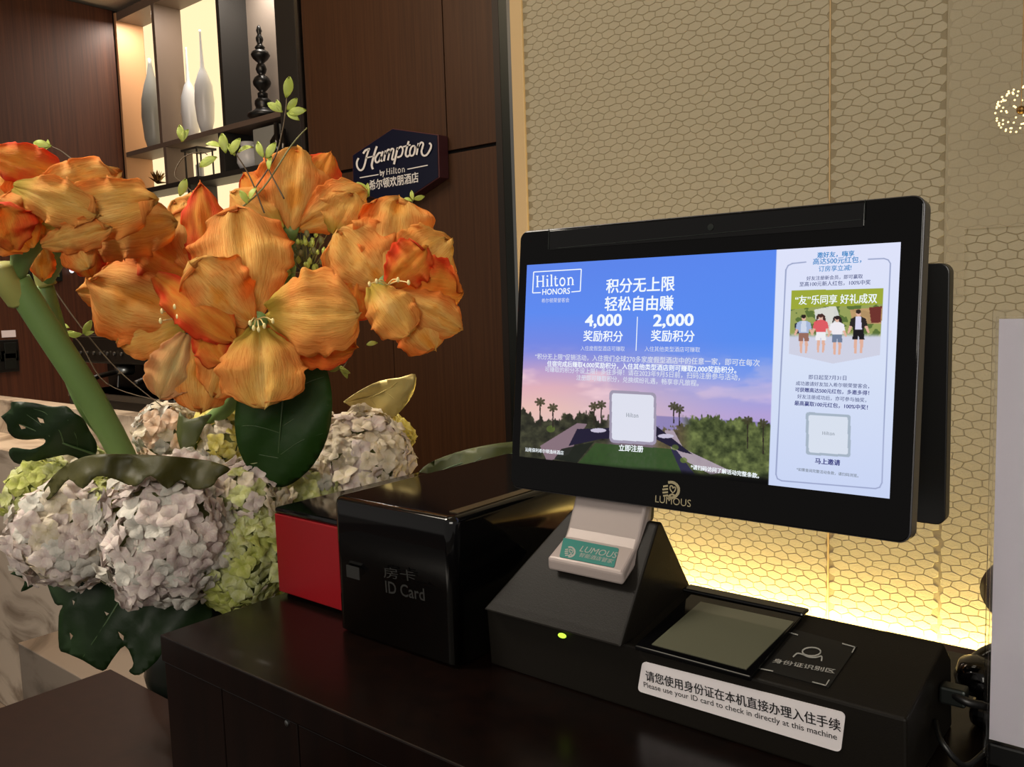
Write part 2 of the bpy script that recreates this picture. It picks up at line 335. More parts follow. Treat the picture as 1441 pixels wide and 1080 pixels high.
for c in cells:
    if c in near:
        bm = bmesh.new(); hexa(bm, c[0], c[1], None); mk('hexagon_tile', bm, M['hext'], wr)
    else: hexa(stuff, c[0], c[1], None)
o = mk('hexagon_tiles', stuff, M['hext'], wr); o['kind'] = 'stuff'
struct(BX('trim_5', (SE[0]-.0008, YH-.002, -.62), (SE[0]+.0008, YH, ZT), M['cream']))
# pale reflection haze, put in as a thin sheet over the hexagon wall
prism('reflection_haze', [(-.347, YH-.006, -.02), (-.318, YH-.006, -.02), (-.318, YH-.006, .083), (.5, YH-.006, .083), (.5, YH-.006, 1.2), (-.347, YH-.006, 1.2)], (0, .0015, 0), M['haze'], None)
tag(bpy.data.objects['reflection_haze'], 'pale reflection haze laid as a thin sheet over the honeycomb wall at the right edge', 'sheet')
# ledge (back desk) under the hexagon wall with the light strip in its rear gap
bd = thing('back_desk', 'pinkish wooden back desk under the glowing honeycomb wall', 'desk', (-.5, 1.2, ZF))
BX('desk_top', (-1.2, 1.27, -.625), (1.2, 1.462, -.600), M['ledge'], bd, bw=.002)
BX('front_panel', (-1.18, 1.29, ZF), (1.18, 1.31, -.625), M['lowwood'], bd)
BX('light_strip', (-1.19, 1.472, -.635), (1.15, 1.492, -.626), M['strip'], bd)

# niche shelves
sh = thing('display_shelf', 'open display shelving with lit back panels set into the dark wood wall', 'shelf', (-3.57, YW, ZF))
N0, N1, NB = -4.30, -2.85, 2.335
BX('side_panel', (N0-.02, YW-.005, .14), (N0, NB, 1.47), M['tan'], sh, bw=.002)
BX('side_panel', (-3.005, YW-.005, .14), (-2.875, NB, 1.5), M['shelfd'], sh, bw=.002)
BX('edge_strip', (-2.866, YW-.012, .14), (-2.848, NB, 1.5), M['metal'], sh)
BX('top_board', (N0, YW, 1.43), (-2.88, NB, 1.47), M['shelf'], sh)
for z_ in (.785, .59): BX('shelf_board', (N0, YW-.003, z_-.018), (-3.0, NB, z_+.005), M['shelf'] if z_ > .7 else M['shelfd'], sh, bw=.001)
BX('shelf_board', (N0, YW-.003, .36), (-3.0, NB, .385), M['shelfd'], sh)
BX('divider', (-3.965, YW-.002, .79), (-3.94, NB, 1.43), M['shelf'], sh, bw=.001)
BX('divider', (-3.425, YW-.002, .79), (-3.40, NB, 1.43), M['shelfd'], sh, bw=.001)  # unlit divider, its shade set as a darker board colour
BX('divider', (-3.94, YW-.002, .595), (-3.915, NB, .767), M['shelf'], sh, bw=.001)
BX('divider', (-3.47, YW-.002, .595), (-3.43, NB, .767), M['shelfd'], sh, bw=.001)
BX('divider', (-3.75, YW-.002, .385), (-3.72, NB, .572), M['shelfd'], sh, bw=.001)
def bp_(a, b, z0, z1, m): BX('back_panel', (a, NB, z0), (b, NB+.015, z1), m, sh)
bp_(-4.30, -3.955, .79, 1.43, M['niche_lit']); bp_(-3.955, -3.41, .79, 1.43, M['niche_lit']); bp_(-3.41, -2.9, .79, 1.43, M['niche_grey'])
bp_(-4.30, -3.93, .595, .767, M['niche_lit']); bp_(-3.93, -3.45, .595, .767, M['niche_lit']); bp_(-3.45, -2.9, .595, .767, M['shelfd']); bp_(-4.3, -2.9, .385, .572, M['niche_lit'])
BX('back_panel', (-4.3, NB, .14), (-2.9, NB+.015, .36), M['shelfd'], sh)

def vase(name, label, x, y, z, prof, m, group=None):
    o = mk(name, lathe(bmesh.new(), [(a*.78, b) for a, b in prof], (x, y, z)), m, None, (x, y, z), smooth=True); return tag(o, label, 'vase' if 'vase' in name else 'ornament', group)
ZS = .791
vase('bottle_vase', 'tall grey bottle vase in the left cell of the display shelf', -4.14, 2.27, ZS, [(.045,0),(.062,.05),(.072,.16),(.066,.24),(.045,.31),(.024,.36),(.013,.41),(.011,.44)], M['ceramicg'])
vase('bottle_vase', 'shorter white teardrop vase with a thin neck, left of the pair', -3.82, 2.28, ZS, [(.03,0),(.046,.05),(.054,.13),(.048,.20),(.026,.255),(.012,.275),(.008,.34),(.005,.42),(.006,.43)], M['ceramic'])
vase('bottle_vase', 'taller white teardrop vase with a thin neck, right of the pair', -3.643, 2.25, ZS, [(.028,0),(.048,.06),(.056,.14),(.05,.22),(.026,.275),(.012,.30),(.007,.38),(.005,.455),(.007,.465)], M['ceramic'])
fin = thing('turned_finial', 'black turned finial of stacked balls on the right shelf cell', 'ornament', (-3.187, 2.245, ZS))
mk('base', lathe(bmesh.new(), [(.055,0),(.07,.01),(.066,.022),(.04,.034),(.03,.045),(.036,.06),(.034,.075),(.018,.09)], (-3.187,2.245,ZS)), M['black'], fin, smooth=True)
mk('turned_body', lathe(bmesh.new(), [(.02,.088),(.022,.105),(.012,.112),(.02,.12),(.036,.14),(.038,.152),(.03,.17),(.012,.182),(.018,.19),(.023,.205),(.018,.222),(.012,.23),(.03,.246),(.04,.262),(.034,.276),(.016,.286)], (-3.187,2.245,ZS)), M['black'], fin, smooth=True)
mk('turned_tip', lathe(bmesh.new(), [(.016,.284),(.022,.294),(.012,.305),(.01,.31),(.015,.322),(.016,.332),(.009,.345),(.008,.35),(.012,.362),(.008,.378),(.002,.386)], (-3.187,2.245,ZS)), M['black'], fin, smooth=True)
ZS2 = .596
pc = bmesh.new()
for k in range(26):
    rr = random.Random(k); a = rr.uniform(0, 2*PI); e = rr.uniform(-.1, 1.4); d = Vector((math.cos(a)*math.cos(e), math.sin(a)*math.cos(e), math.sin(e)))
    c0 = Vector((-4.11, 2.25, ZS2+.03)); s = d.cross(Vector((0,0,1))).normalized()*.011; t_ = d.cross(s).normalized()*.008
    v = [pc.verts.new(c0+q) for q in (s, t_, -s, -t_)]; tp = pc.verts.new(c0+d*.062)
    pc.faces.new(v)
    for i in range(4): pc.faces.new((v[i], v[(i+1)%4], tp))
tag(mk('spiky_ornament', pc, M['bronze'], None, (-4.11, 2.25, ZS2)), 'spiky bronze ornament like a pine cone on the lower left shelf', 'ornament')
lt = thing('candle_lantern', 'small open lantern with thin dark frame in the lit lower cell', 'lantern', (-3.72, 2.25, ZS2))
bm = bmesh.new()
for dx in (-.05, .05):
    for dy in (-.04, .04): box(bm, (-3.72+dx-.003, 2.25+dy-.003, ZS2), (-3.72+dx+.003, 2.25+dy+.003, ZS2+.13))
mk('frame', bm, M['shelfd'], lt); BX('roof', (-3.79, 2.20, ZS2+.13), (-3.65, 2.30, ZS2+.14), M['shelfd'], lt); BX('base', (-3.775, 2.205, ZS2), (-3.665, 2.295, ZS2+.008), M['shelfd'], lt)
mk('candle', lathe(bmesh.new(), [(.018,0),(.018,.06),(.004,.062),(.003,.07)], (-3.72,2.25,ZS2+.008), 14), M['ceramic'], lt)
jg = thing('serving_jug', 'white jug with a handle standing on the lower right shelf', 'jug', (-3.34, 2.26, ZS2))
mk('body', lathe(bmesh.new(), [(.035,0),(.05,.03),(.048,.07),(.03,.10),(.034,.12)], (-3.34,2.26,ZS2)), M['ceramic'], jg, smooth=True)
mk('handle', tube(bmesh.new(), [(-3.30,2.26,ZS2+.10),(-3.265,2.26,ZS2+.09),(-3.262,2.26,ZS2+.055),(-3.295,2.26,ZS2+.04)], .006), M['ceramic'], jg, smooth=True)
tag(BX('storage_box', (-3.24, 2.22, ZS2), (-3.06, 2.31, ZS2+.155), M['ceramicg'], None, (-3.15, 2.26, ZS2), bw=.004), 'pale grey square box right of the white jug on the shelf', 'box')
for i, (x, h, r) in enumerate(((-3.0, .16, .03), (-2.955, .13, .028))):
    tag(mk('glass_bottle', lathe(bmesh.new(), [(r,0),(r,h*.55),(r*.4,h*.72),(r*.35,h)], (x, 2.17, ZS2-.02), 16), M['gloss'], None, (x, 2.17, ZS2-.02), smooth=True), ['dark bottle left of two at the metal edge of the shelving', 'dark bottle touching the metal edge of the shelving'][i], 'bottle', 'dark bottles by the metal edge')
BX('bottle_ledge', (-3.05, 2.12, ZS2-.04), (-2.9, 2.2, ZS2-.02), M['shelfd'], sh)

# marble bar, plinth, coffee machine, switches
mb = thing('marble_bar', 'pale veined marble bar with a raised rear edge before the wood wall', 'counter', (-3.0, 1.2, ZF))
BX('bar_front', (-4.3, 1.10, ZF), (-1.95, 1.268, -.45), M['marble'], mb, bw=.003)
BX('raised_edge', (-4.3, 1.27, ZF), (-1.95, 1.33, -.322), M['marble'], mb, bw=.003)
BX('rear_top', (-4.3, 1.33, -.48), (-3.0, 2.19, -.45), M['marble'], mb)
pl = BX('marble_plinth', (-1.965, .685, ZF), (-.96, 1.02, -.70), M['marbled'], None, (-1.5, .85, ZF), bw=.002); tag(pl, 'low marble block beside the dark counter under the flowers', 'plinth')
def P(x, y, Y): return atY(x, y, Y)
cm_ = thing('coffee_machine', 'dark steel espresso machine on the marble bar behind the flowers', 'coffee machine', (-3.1, 1.7, -.45))
a = P(128, 500, 1.6); b_ = P(300, 500, 1.6); zt = P(200, 474, 1.6).z; x0, x1 = a.x, b_.x
BX('base', (x0, 1.5, -.45), (x1, 1.9, -.31), M['black'], cm_, bw=.006)
BX('back_housing', (x0, 1.66, -.31), (x1, 1.9, zt-.03), M['matte'], cm_, bw=.006)
BX('top_housing', (x0, 1.53, zt-.10), (x1, 1.9, zt), M['matte'], cm_, bw=.008)
BX('top_rail', (x0+.02, 1.53, zt), (x1-.01, 1.545, zt+.012), M['metal'], cm_, bw=.003)
BX('drip_tray', (x0+.02, 1.49, -.33), (x1-.02, 1.66, -.31), M['steel'], cm_)
for i in range(2):
    xx = x0+(x1-x0)*(.35+.38*i)
    g = mk('brew_head', lathe(bmesh.new(), [(.03,0),(.036,.01),(.036,.035),(.02,.04)], (xx, 1.58, zt-.145), 18), M['metal'], cm_, smooth=True)
    mk('handle', tube(bmesh.new(), [(xx, 1.55, zt-.13), (xx+.02, 1.47, zt-.14), (xx+.03, 1.43, zt-.15)], .009, .011), M['black'], g, smooth=True)
    mk('spout', tube(bmesh.new(), [(xx-.01, 1.56, zt-.145), (xx-.012, 1.555, zt-.19)], .004), M['metal'], g)
for i in range(7): mk('button', lathe(bmesh.new(), [(.007,0),(.007,.006),(.004,.007)], (x0+.08+.055*i, 1.528, zt-.06), 10, Vector((0,-1,0))), M['metal'], cm_)
mk('steam_wand', tube(bmesh.new(), [(x1-.03, 1.52, zt-.1), (x1-.02, 1.47, zt-.16), (x1-.03, 1.46, zt-.27)], .004), M['metal'], cm_, smooth=True)
XL = -4.322
for j, (yy, lab) in enumerate(((494, 'upper double wall switch in a black frame on the left wood wall'), (507, 'lower double wall switch in a black frame on the left wood wall'))):
    s0 = atX(-22, yy-7+j*2, XL); s1 = atX(26, yy+7+j*2, XL); ya, yb = s0.y, s1.y; zc_ = (s0.z+s1.z)/2; hh = .05
    st = thing('wall_switch', lab, 'switch', (XL, (ya+yb)/2, zc_), 'black switches on the left wall')
    BX('frame', (XL, ya, zc_-hh), (XL+.012, yb, zc_+hh), M['black'], st, bw=.002)
    ym = (ya+yb)/2
    for q0, q1 in ((ya+.012, ym-.008), (ym+.008, yb-.012)): BX('rocker', (XL+.01, q0, zc_-hh+.014), (XL+.016, q1, zc_+hh-.014), M['dmetal'], st, bw=.001)
q = atX(12, 470, XL); tag(BX('paper_note', (XL, q.y-.03, q.z-.016), (XL+.002, q.y+.03, q.z+.016), M['paper'], None, (XL, q.y, q.z)), 'small white paper tag above the upper wall switch', 'tag')
q0 = atX(36, 348, XL); q1 = atX(86, 396, XL)
wp = thing('wall_screen', 'small glossy green framed panel on the left wall behind the flower stalks', 'panel', (XL, (q0.y+q1.y)/2, q1.z))  # reflected green set as the glass colour, white glints as glowing dots
BX('frame', (XL, q0.y, q1.z), (XL+.02, q1.y, q0.z), M['dmetal'], wp, bw=.002); BX('glass', (XL+.02, q0.y+.015, q1.z+.02), (XL+.024, q1.y-.015, q0.z-.015), pbr('green_panel', col(96,112,70), .15), wp)
for i in range(6): mk('glint', lathe(bmesh.new(), [(.012,0),(.01,.006),(.002,.008)], (XL+.024, q0.y+.05+(i//3)*.14, q1.z+.05+.035*(i % 3)), 10, Vector((1,0,0))), emi('white_glint', (.9,.95,1,1), 1.2) if i == 0 else bpy.data.materials['white_glint'], wp)

# chandelier reflection at the right edge, modelled as a ball of glowing beads
pd = thing('chandelier_reflection', 'chandelier reflection modelled as a round cluster of glowing beads at the upper right edge', 'glint', (P(1437,155,1.38)))
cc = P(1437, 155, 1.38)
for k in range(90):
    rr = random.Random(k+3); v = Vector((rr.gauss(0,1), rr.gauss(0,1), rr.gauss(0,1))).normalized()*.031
    bm = bmesh.new(); bmesh.ops.create_icosphere(bm, subdivisions=1, radius=.0014, matrix=Matrix.Translation(cc+v)); mk('bead', bm, M['sparkle'], pd)
mk('wire', tube(bmesh.new(), [cc+Vector((0,0,0)), Vector((cc.x, cc.y, ZT))], .0006, n=2), M['bronze'], pd)  # added wire, belongs to the modelled reflection
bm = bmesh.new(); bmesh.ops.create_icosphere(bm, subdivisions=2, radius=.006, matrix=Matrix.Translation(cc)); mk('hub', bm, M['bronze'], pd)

# chair behind the panel
ch = thing('desk_chair', 'brown rounded chair back peeking out behind the white sign panel', 'chair', (.02, 1.0, ZF))
cb = P(1441, 858, 1.0)
bm = bmesh.new(); lathe(bm, [(.004,-.02),(.045,-.018),(.058,-.006),(.058,.012),(.045,.022),(.004,.024)], (0,0,0), 32, Vector((0,-1,0)))
bmesh.ops.scale(bm, vec=(1.2,1,.8), verts=bm.verts); bmesh.ops.translate(bm, vec=(P(1383,862,1.06).x+.068, 1.06, cb.z), verts=bm.verts)
mk('headrest', bm, M['chair'], ch, smooth=True)
hx = P(1383,862,1.06).x+.068
BX('backrest', (hx-.2, 1.07, -.95), (hx+.2, 1.11, cb.z-.09), M['chair'], ch, bw=.02); BX('post', (hx-.015, 1.08, cb.z-.12), (hx+.015, 1.095, cb.z), M['black'], ch)
BX('seat', (hx-.23, .92, -.98), (hx+.23, 1.20, -.90), M['chair'], ch, bw=.03); mk('column', tube(bmesh.new(), [(hx,1.08,-.98),(hx,1.08,ZF+.06)], .025, n=1), M['metal'], ch)
for k in range(5): a = 2*PI*k/5; mk('foot', tube(bmesh.new(), [(hx,1.08,ZF+.06),(hx+.15*math.cos(a),1.08+.15*math.sin(a),ZF+.02)], .02, .012, n=1), M['black'], ch)

# ================================================================== COUNTERS
ct = thing('reception_counter', 'dark glossy wooden reception counter carrying the check-in machine', 'counter', (-.2, .68, ZF))
CF, CB, CL, CR_ = .457, .90, -.90, .9
BX('counter_top', (CL, CF, ZC-.03), (CR_, CB, ZC), M['counter'], ct, bw=.0015)
BX('body', (CL+.004, CF+.012, ZF), (CR_, CB-.01, ZC-.03), M['groove'], ct)
XS = [atY(q, 1000, CF+.004).x for q in (316, 420)]
XS = [CL+.002, XS[0], XS[1], XS[1]+(XS[1]-XS[0])*1.6, XS[1]+(XS[1]-XS[0])*3.4, .2, .6, CR_]
for a, b_ in zip(XS, XS[1:]): BX('front_panel', (a+.001, CF+.002, ZF), (b_-.001, CF+.012, ZC-.031), M['counter'], ct, bw=.0008)
BX('side_panel', (CL, CF+.012, ZF), (CL+.004, CB-.01, ZC-.03), M['counter'], ct)
hk = atY(404, 1018, CF+.002); mk('screw_cap', lathe(bmesh.new(), [(.003,0),(.003,.001),(.001,.0015)], hk, 12, Vector((0,-1,0))), M['metal'], ct)
lc = thing('low_counter', 'lower reddish brown wooden counter at the bottom left corner', 'counter', (-1.16, .3, ZF))
BX('counter_top', (-1.425, -.1, -.63), (-.905, .634, -.60), M['lowwood'], lc, bw=.001); BX('body', (-1.42, -.08, ZF), (-.91, .63, -.63), M['lowwood'], lc)

# ================================================================== CARD DISPENSER AND RED BOX
cdp = thing('card_dispenser', 'large glossy black card dispenser with rounded corners on the counter', 'dispenser', (-.654, .73, ZC))
def rbox(name, x0, x1, y0, y1, z0, z1, r, rt, m, parent):
    bm = bmesh.new(); rings = []
    prof = [(0, z0), (0, z1-rt)]+[(rt*(1-math.cos(k*PI/10)), z1-rt+rt*math.sin(k*PI/10)) for k in range(1, 6)]
    for ins, z_ in prof:
        ring = []
        for cx, cy, a0 in ((x1-r, y1-r, 0), (x0+r, y1-r, 90), (x0+r, y0+r, 180), (x1-r, y0+r, 270)):
            for k in range(7):
                a = math.radians(a0+90*k/6); ring.append(bm.verts.new((cx+(r-ins)*math.cos(a), cy+(r-ins)*math.sin(a), z_)))
        rings.append(ring)
    n = len(rings[0])
    for a, b in zip(rings, rings[1:]):
        for i in range(n): bm.faces.new((a[i], a[(i+1)%n], b[(i+1)%n], b[i]))
    bm.faces.new(rings[0][::-1]); bm.faces.new(rings[-1]); o = mk(name, bm, m, parent, smooth=True)
    o.modifiers.new('wn', 'WEIGHTED_NORMAL'); return o
rbox('body', -.745, -.563, .582, .885, ZC+.004, -.2085, .012, .008, M['gloss'], cdp)
BX('foot_rail', (-.735, .592, ZC), (-.573, .875, ZC+.004), M['black'], cdp)
BX('top_edge_strip', (-.584, .60, -.2087), (-.572, .88, -.2077), pbr('edge_strip_bronze', col(84,72,52), .4, .4), cdp)
pD = Plane((-.65, .5815, -.29), (1,0,0), (0,0,1))
text('ID Card', (543, 834), (598, 846), pD, pbr('faint_ink', col(24,24,22), .6), cdp, bold=.01)
text('房卡', (540, 812), (585, 818), pD, bpy.data.materials['faint_ink'], cdp, ys=.5)
a = pD.hit(487, 795, .0003); b_ = pD.hit(506, 817, .0003)
BX('printed_mark', (a.x, .5812, b_.z), (b_.x, .5818, a.z), bpy.data.materials['faint_ink'], cdp)
rb = thing('red_fronted_box', 'small box with a plain red front and black lid, left of the black dispenser', 'box', (-.822, .74, ZC))
BX('red_front', (-.896, .612, ZC+.006), (-.748, .622, -.2555), M['red'], rb, bw=.0012)
BX('body', (-.896, .622, ZC), (-.748, .86, -.258), M['gloss'], rb, bw=.003)
BX('lid', (-.8975, .613, -.2550), (-.7475, .862, -.2475), M['gloss'], rb, bw=.003)
BX('slot', (-.85, .70, -.2478), (-.79, .74, -.2465), M['dmetal'], rb)

# ================================================================== CHECK-IN TERMINAL
tm = thing('check_in_terminal', 'black self check-in terminal with a large lit touchscreen on the counter', 'terminal', (-.36, .66, ZC))
BLX, BRX = -.548, -.16
prism('base', [(BLX,.613,ZC),(BLX,.609,-.300),(BLX,.712,-.280),(BLX,.735,-.30),(BLX,.742,ZC)], (BRX-BLX,0,0), M['matte'], tm, bw=.002)
HXR, HXL = -.385, -.542
hump0 = prism('stand_housing', [(HXL,.5960,-.298),(HXL,.6015,-.290),(HXL,.662,-.2055),(HXL,.669,-.2055),(HXL,.722,-.281),(HXL,.70,-.30)], (HXR-HXL,0,0), M['matte'], tm, bw=.002)
hump0.name = 'stand_housing'
for v in hump0.data.vertices:
    if v.co.x+WL[hump0].x < -.5: v.co.x += .062*(v.co.z+WL[hump0].z+.30)/.095
lp = Plane((-.45, .6085, -.31), (1,0,0), (0,0,1)); q = lp.hit(790, 895, .004)
q = Vector((-.4435,.6075,-.301))
bm = bmesh.new(); bmesh.ops.create_uvsphere(bm, u_segments=16, v_segments=8, radius=.0045, matrix=Matrix.Translation(atY(791,895,.605)) @ Matrix.Diagonal((1,.5,.5,1))); mk('status_light', bm, M['led'], tm, smooth=True)['label'] = 'glowing green status light'
pt = Plane((-.3, .609, -.300), (1,0,0), (0,.103,.020))             # sloping top of the base
pf = Plane((-.3, .6107, -.33), (1,0,0), (0,-.004,.06))             # front face
def polyon(name, pix, plane, m, parent, off=.0005, th=.0004, bw=0):
    pts = [plane.hit(x, y, off) for x, y in pix]; return prism(name, pts, -plane.N*th, m, parent, bw=bw)
def roundrect(cs, r, n=5):                                         # cs: four corner points (3-D), order round
    out = []
    for i in range(4):
        c, p, q_ = cs[i], cs[i-1], cs[(i+1) % 4]; a = (p-c).normalized(); b = (q_-c).normalized(); ctr = c+(a+b)*r
        for k in range(n+1):
            t = k/n*PI/2; out.append(ctr - b*r*math.cos(t) - a*r*math.sin(t))
    return out
def rr_on(name, pix, plane, r, m, parent, off=.0005, th=.0004):
    cs = [plane.hit(x, y, off) for x, y in pix]; return prism(name, roundrect(cs, r), -plane.N*th, m, parent)
# scanner pad: raised rim and glass
rim = polyon('scanner_rim', [(972,836),(1128,868),(1056,953),(893,909)], pt, M['gloss'], tm, .0045, .0045, .001)
gl = polyon('scanner_glass', [(986,847),(1117,875),(1050,942),(917,907)], pt, M['padglass'], tm, .0052, .0008)
BX('scanner_hood', (-.383, .700, -.279), (-.268, .716, -.2755), M['gloss'], tm, bw=.002)
pad = polyon('card_pad', [(1118,886),(1206,910),(1166,968),(1062,940)], pt, M['padblack'], tm, .0008, .0006)
lm = lambda x, y, off: pt.hit(x, y, .0010+off)
bm = bmesh.new()
for L_ in ([(1105,899),(1109,890),(1123,894)], [(1185,906),(1203,911),(1199,919)], [(1074,932),(1068,941),(1088,945)], [(1143,960),(1162,965),(1167,957)]):
    ribbon(bm, L_[:2], 1.6, lm, .0002); ribbon(bm, L_[1:], 1.6, lm, .0002)
mk('corner_marks', bm, M['lgrey'], pad)
bm = bmesh.new(); ribbon(bm, [(1142+13*math.cos(a), 917.5+6*math.sin(a)) for a in [i*PI/8 for i in range(17)]], 2, lm, .0002, n=1)
ribbon(bm, [(1116,925),(1122,920),(1130,921.5),(1138,925),(1148,925.5),(1156,924),(1156,931)], 2, lm, .0002); mk('person_icon', bm, M['lgrey'], pad)
text('身份证识别区', (1087, 932), (1174, 948), pt, M['lgrey'], pad, off=.0012, ys=.8, bold=.012)
# front sticker
stk = rr_on('instruction_sticker', [(904,931),(1190,1004),(1183,1060),(897,973)], pf, .004, M['label'], tm, .0008, .0006)
stk['label'] = 'white sticker with Chinese and English lettering'
text('请您使用身份证在本机直接办理入住手续', (909, 957), (1183, 1029), pf, M['ink'], stk, off=.0011, bold=.012, ys=1.12)
text('Please use your ID card to check in directly at this machine', (906, 967), (1178, 1042), pf, M['ink'], stk, off=.0011, bold=.006)
# silver neck foot
A0 = Vector((-.4785,.618,-.2505)); A1 = Vector((-.396,.618,-.2505))
wd = A1.x-A0.x; nx = -.4775
prof = [(.618,-.2530),(.6175,-.2410),(.643,-.2262),(.6480,-.2190),(.668,-.178),(.678,-.178),(.670,-.21),(.650,-.236)]
nk = prism('neck', [(nx, y_, z_) for y_, z_ in prof], (wd,0,0), M['silver'], tm, bw=.003, seg=3); nk['label'] = 'silver grey neck'
# narrow the neck slightly towards the top
me = nk.data
for v in me.vertices:
    zz = v.co.z+WL[nk].z
    if zz > -.23:
        xx = v.co.x+WL[nk].x; c_ = nx+wd/2; v.co.x = c_+(xx-c_)*.95-WL[nk].x
pn = Plane((-.44, .6175, -.2410), (1,0,0), (0,.0255,.0148))
lb = rr_on('brand_plate', [(793,757),(871,772),(864,799),(787,784)], pn, .0015, M['teal'], nk, .0006, .0005)
text('LUMOUS', (815, 776), (866, 786), pn, M['lgrey'], lb, off=.0009)
text('智能酒店管家', (814, 783), (861, 793), pn, M['lgrey'], lb, off=.0009, ys=.9)
def logo(pl_, x, y, r, par, m, off):
    f = lambda a, b, o_: pl_.hit(x+a*r, y+b*r, off+o_); bm = bmesh.new()
    for yy in (-.6, -.2, .2, .6):
        ribbon(bm, [(-.95+.2*abs(yy), yy*.85+.12), (-.3, yy*.85+.05)], .2, f, .0001)
    ribbon(bm, [(.0+.85*math.cos(a), .85*math.sin(a)) for a in [math.radians(t) for t in range(-110, 111, 20)]], .3, f, .0001, n=2)
    ribbon(bm, [(-.1,-.15),(-.05,-.45),(.2,-.4),(.2,-.2),(.45,-.35),(.5,-.05),(.2,.3),(-.1,-.15)], .14, f, .0001, n=2)
    ribbon(bm, [(-.3,.75),(.1,.45),(.4,.6)], .2, f, .0001, n=2)
    mk('logo', bm, m, par)
logo(pn, 802, 777, 8, lb, M['lgrey'], .0008)

# monitor
MC = Vector((-.359, .6666, -.0615)); MW, MH, MT = .375, .2562, .018
k_ = Vector((-.115, -.0007, .0152)); RM = Matrix.Rotation(k_.length, 3, k_.normalized())
TMm = Matrix.Translation(MC) @ RM.to_4x4()
def ml(x, y, z): return TMm @ Vector((x, y, z))
pm = Plane(MC, RM @ Vector((1,0,0)), RM @ Vector((0,0,1)))
def rrect2(w_, h_, r, n=6, cx=0, cz=0):
    out = []
    for sx, sz, a0 in ((1,1,0), (-1,1,90), (-1,-1,180), (1,-1,270)):
        for k in range(n+1):
            a = math.radians(a0+90*k/n); out.append((cx+sx*(w_/2-r)+r*math.cos(a), cz+sz*(h_/2-r)+r*math.sin(a)))
    return out
def slab(name, w_, h_, r, y0, y1, m, parent, cx=0, cz=0, bw=.001):
    pts = [ml(x, y0, z_) for x, z_ in rrect2(w_, h_, r, cx=cx, cz=cz)]
    return prism(name, pts, RM @ Vector((0, y1-y0, 0)), m, parent, bw=bw)
mon = slab('monitor_case', MW, MH, .009, .0012, MT, M['side'], tm)
bez = slab('bezel_glass', MW-.002, MH-.002, .008, 0, .003, M['glassb'], mon, bw=.0006)
slab('monitor_back', MW*.6, MH*.55, .02, MT, MT+.012, M['black'], mon)
slab('mount_arm', .06, .10, .006, MT, MT+.03, M['black'], tm, cx=-.08, cz=-.10)
_a = RM.inverted() @ (pm.hit(773, 336)-MC); _b = RM.inverted() @ (pm.hit(1217, 296)-MC)
cbm = slab('camera_bar', _b.x-_a.x, .0185, .0012, -.0008, .002, M['gloss'], bez, cx=(_a.x+_b.x)/2, cz=MH/2-.0118, bw=.0003)
for q in ((1000, 320),):
    c_ = pm.hit(*q, .001); mk('camera_lens', lathe(bmesh.new(), [(.0028,0),(.0028,.0004),(.0012,.0005)], c_, 14, pm.N), M['dmetal'], bez)
bm = bmesh.new(); f_ = lambda x, y, o_: pm.hit(x, y, .001+o_); ribbon(bm, [(783,349.5),(1212,309)], 1.0, f_, .0003); mk('bar_edge', bm, M['dmetal'], bez)
bm = bmesh.new(); ribbon(bm, [(772.5,322),(771.5,351)], 1.1, f_, .0003); ribbon(bm, [(1217.5,281),(1216.5,309)], 1.1, f_, .0003); mk('bar_ends', bm, M['dmetal'], bez)
logo(pm, 944, 690, 13, bez, M['gold'], .0002)
text('LUMOUS', (922, 707), (972, 714), pm, M['gold'], bez, off=.0003)
# customer-side second display on the same neck
sd = bmesh.new()
b0 = Vector((-.1693, .75, .0155)); 
rear = prism('rear_display', [Vector((-.169-.18+x, .747, -.0895+z_)) for x, z_ in rrect2(.36, .212, .008)], (0, .014, 0), M['black'], tm, bw=.001)
BX('rear_bracket', (-.48, .69, -.19), (-.42, .75, -.12), M['black'], tm, bw=.002)

# ---- the lit picture: colour grid on the screen plane (it is a display, so it emits)
def px_of(Pw):
    d = Pw @ np.array(FW); return 720.5+FPX*(Pw @ np.array(RT))/d, 540-FPX*(Pw @ np.array(UP))/d
tlc, trc, brc = pm.hit(742, 374), pm.hit(1269, 340), pm.hit(1251, 702)
Ri = RM.inverted()
l0 = Ri @ (tlc-MC); l1 = Ri @ (trc-MC); l2 = Ri @ (brc-MC)
SX0, SX1, SZ1, SZ0 = l0.x, (l1.x+l2.x)/2, (l0.z+l1.z)/2, l2.z
NXg, NZg = 760, 500
gx, gz = np.meshgrid(np.linspace(SX0, SX1, NXg), np.linspace(SZ1, SZ0, NZg))
Rn = np.array(RM); W = np.stack([gx, np.full_like(gx, -.0004), gz], -1) @ Rn.T + np.array(MC)
X, Y = px_of(W)
rng = np.random.RandomState(3)
def vnoise(x, y, s, seed=0):
    g = np.random.RandomState(seed).rand(257, 257); u = x/s; v = y/s; iu = np.floor(u).astype(int); iv = np.floor(v).astype(int); fu = u-iu; fv = v-iv
    fu = fu*fu*(3-2*fu); fv = fv*fv*(3-2*fv); q = lambda a, b: g[(iu+a) % 257, (iv+b) % 257]
    return (q(0,0)*(1-fu)+q(1,0)*fu)*(1-fv)+(q(0,1)*(1-fu)+q(1,1)*fu)*fv
def fbm(x, y, s, seed=0, o=4): return sum(vnoise(x, y, s/2**k, seed+k)/2**k for k in range(o))/sum(1/2**k for k in range(o))
def ss(a, b, x): t = np.clip((x-a)/(b-a), 0, 1); return t*t*(3-2*t)
def mixc(im, c, m): m = m[..., None]; return im*(1-m)+np.array(c, float)*m
def grad(v, stops):
    xs = [s[0] for s in stops]; return np.stack([np.interp(v, xs, [s[1][k] for s in stops]) for k in range(3)], -1)
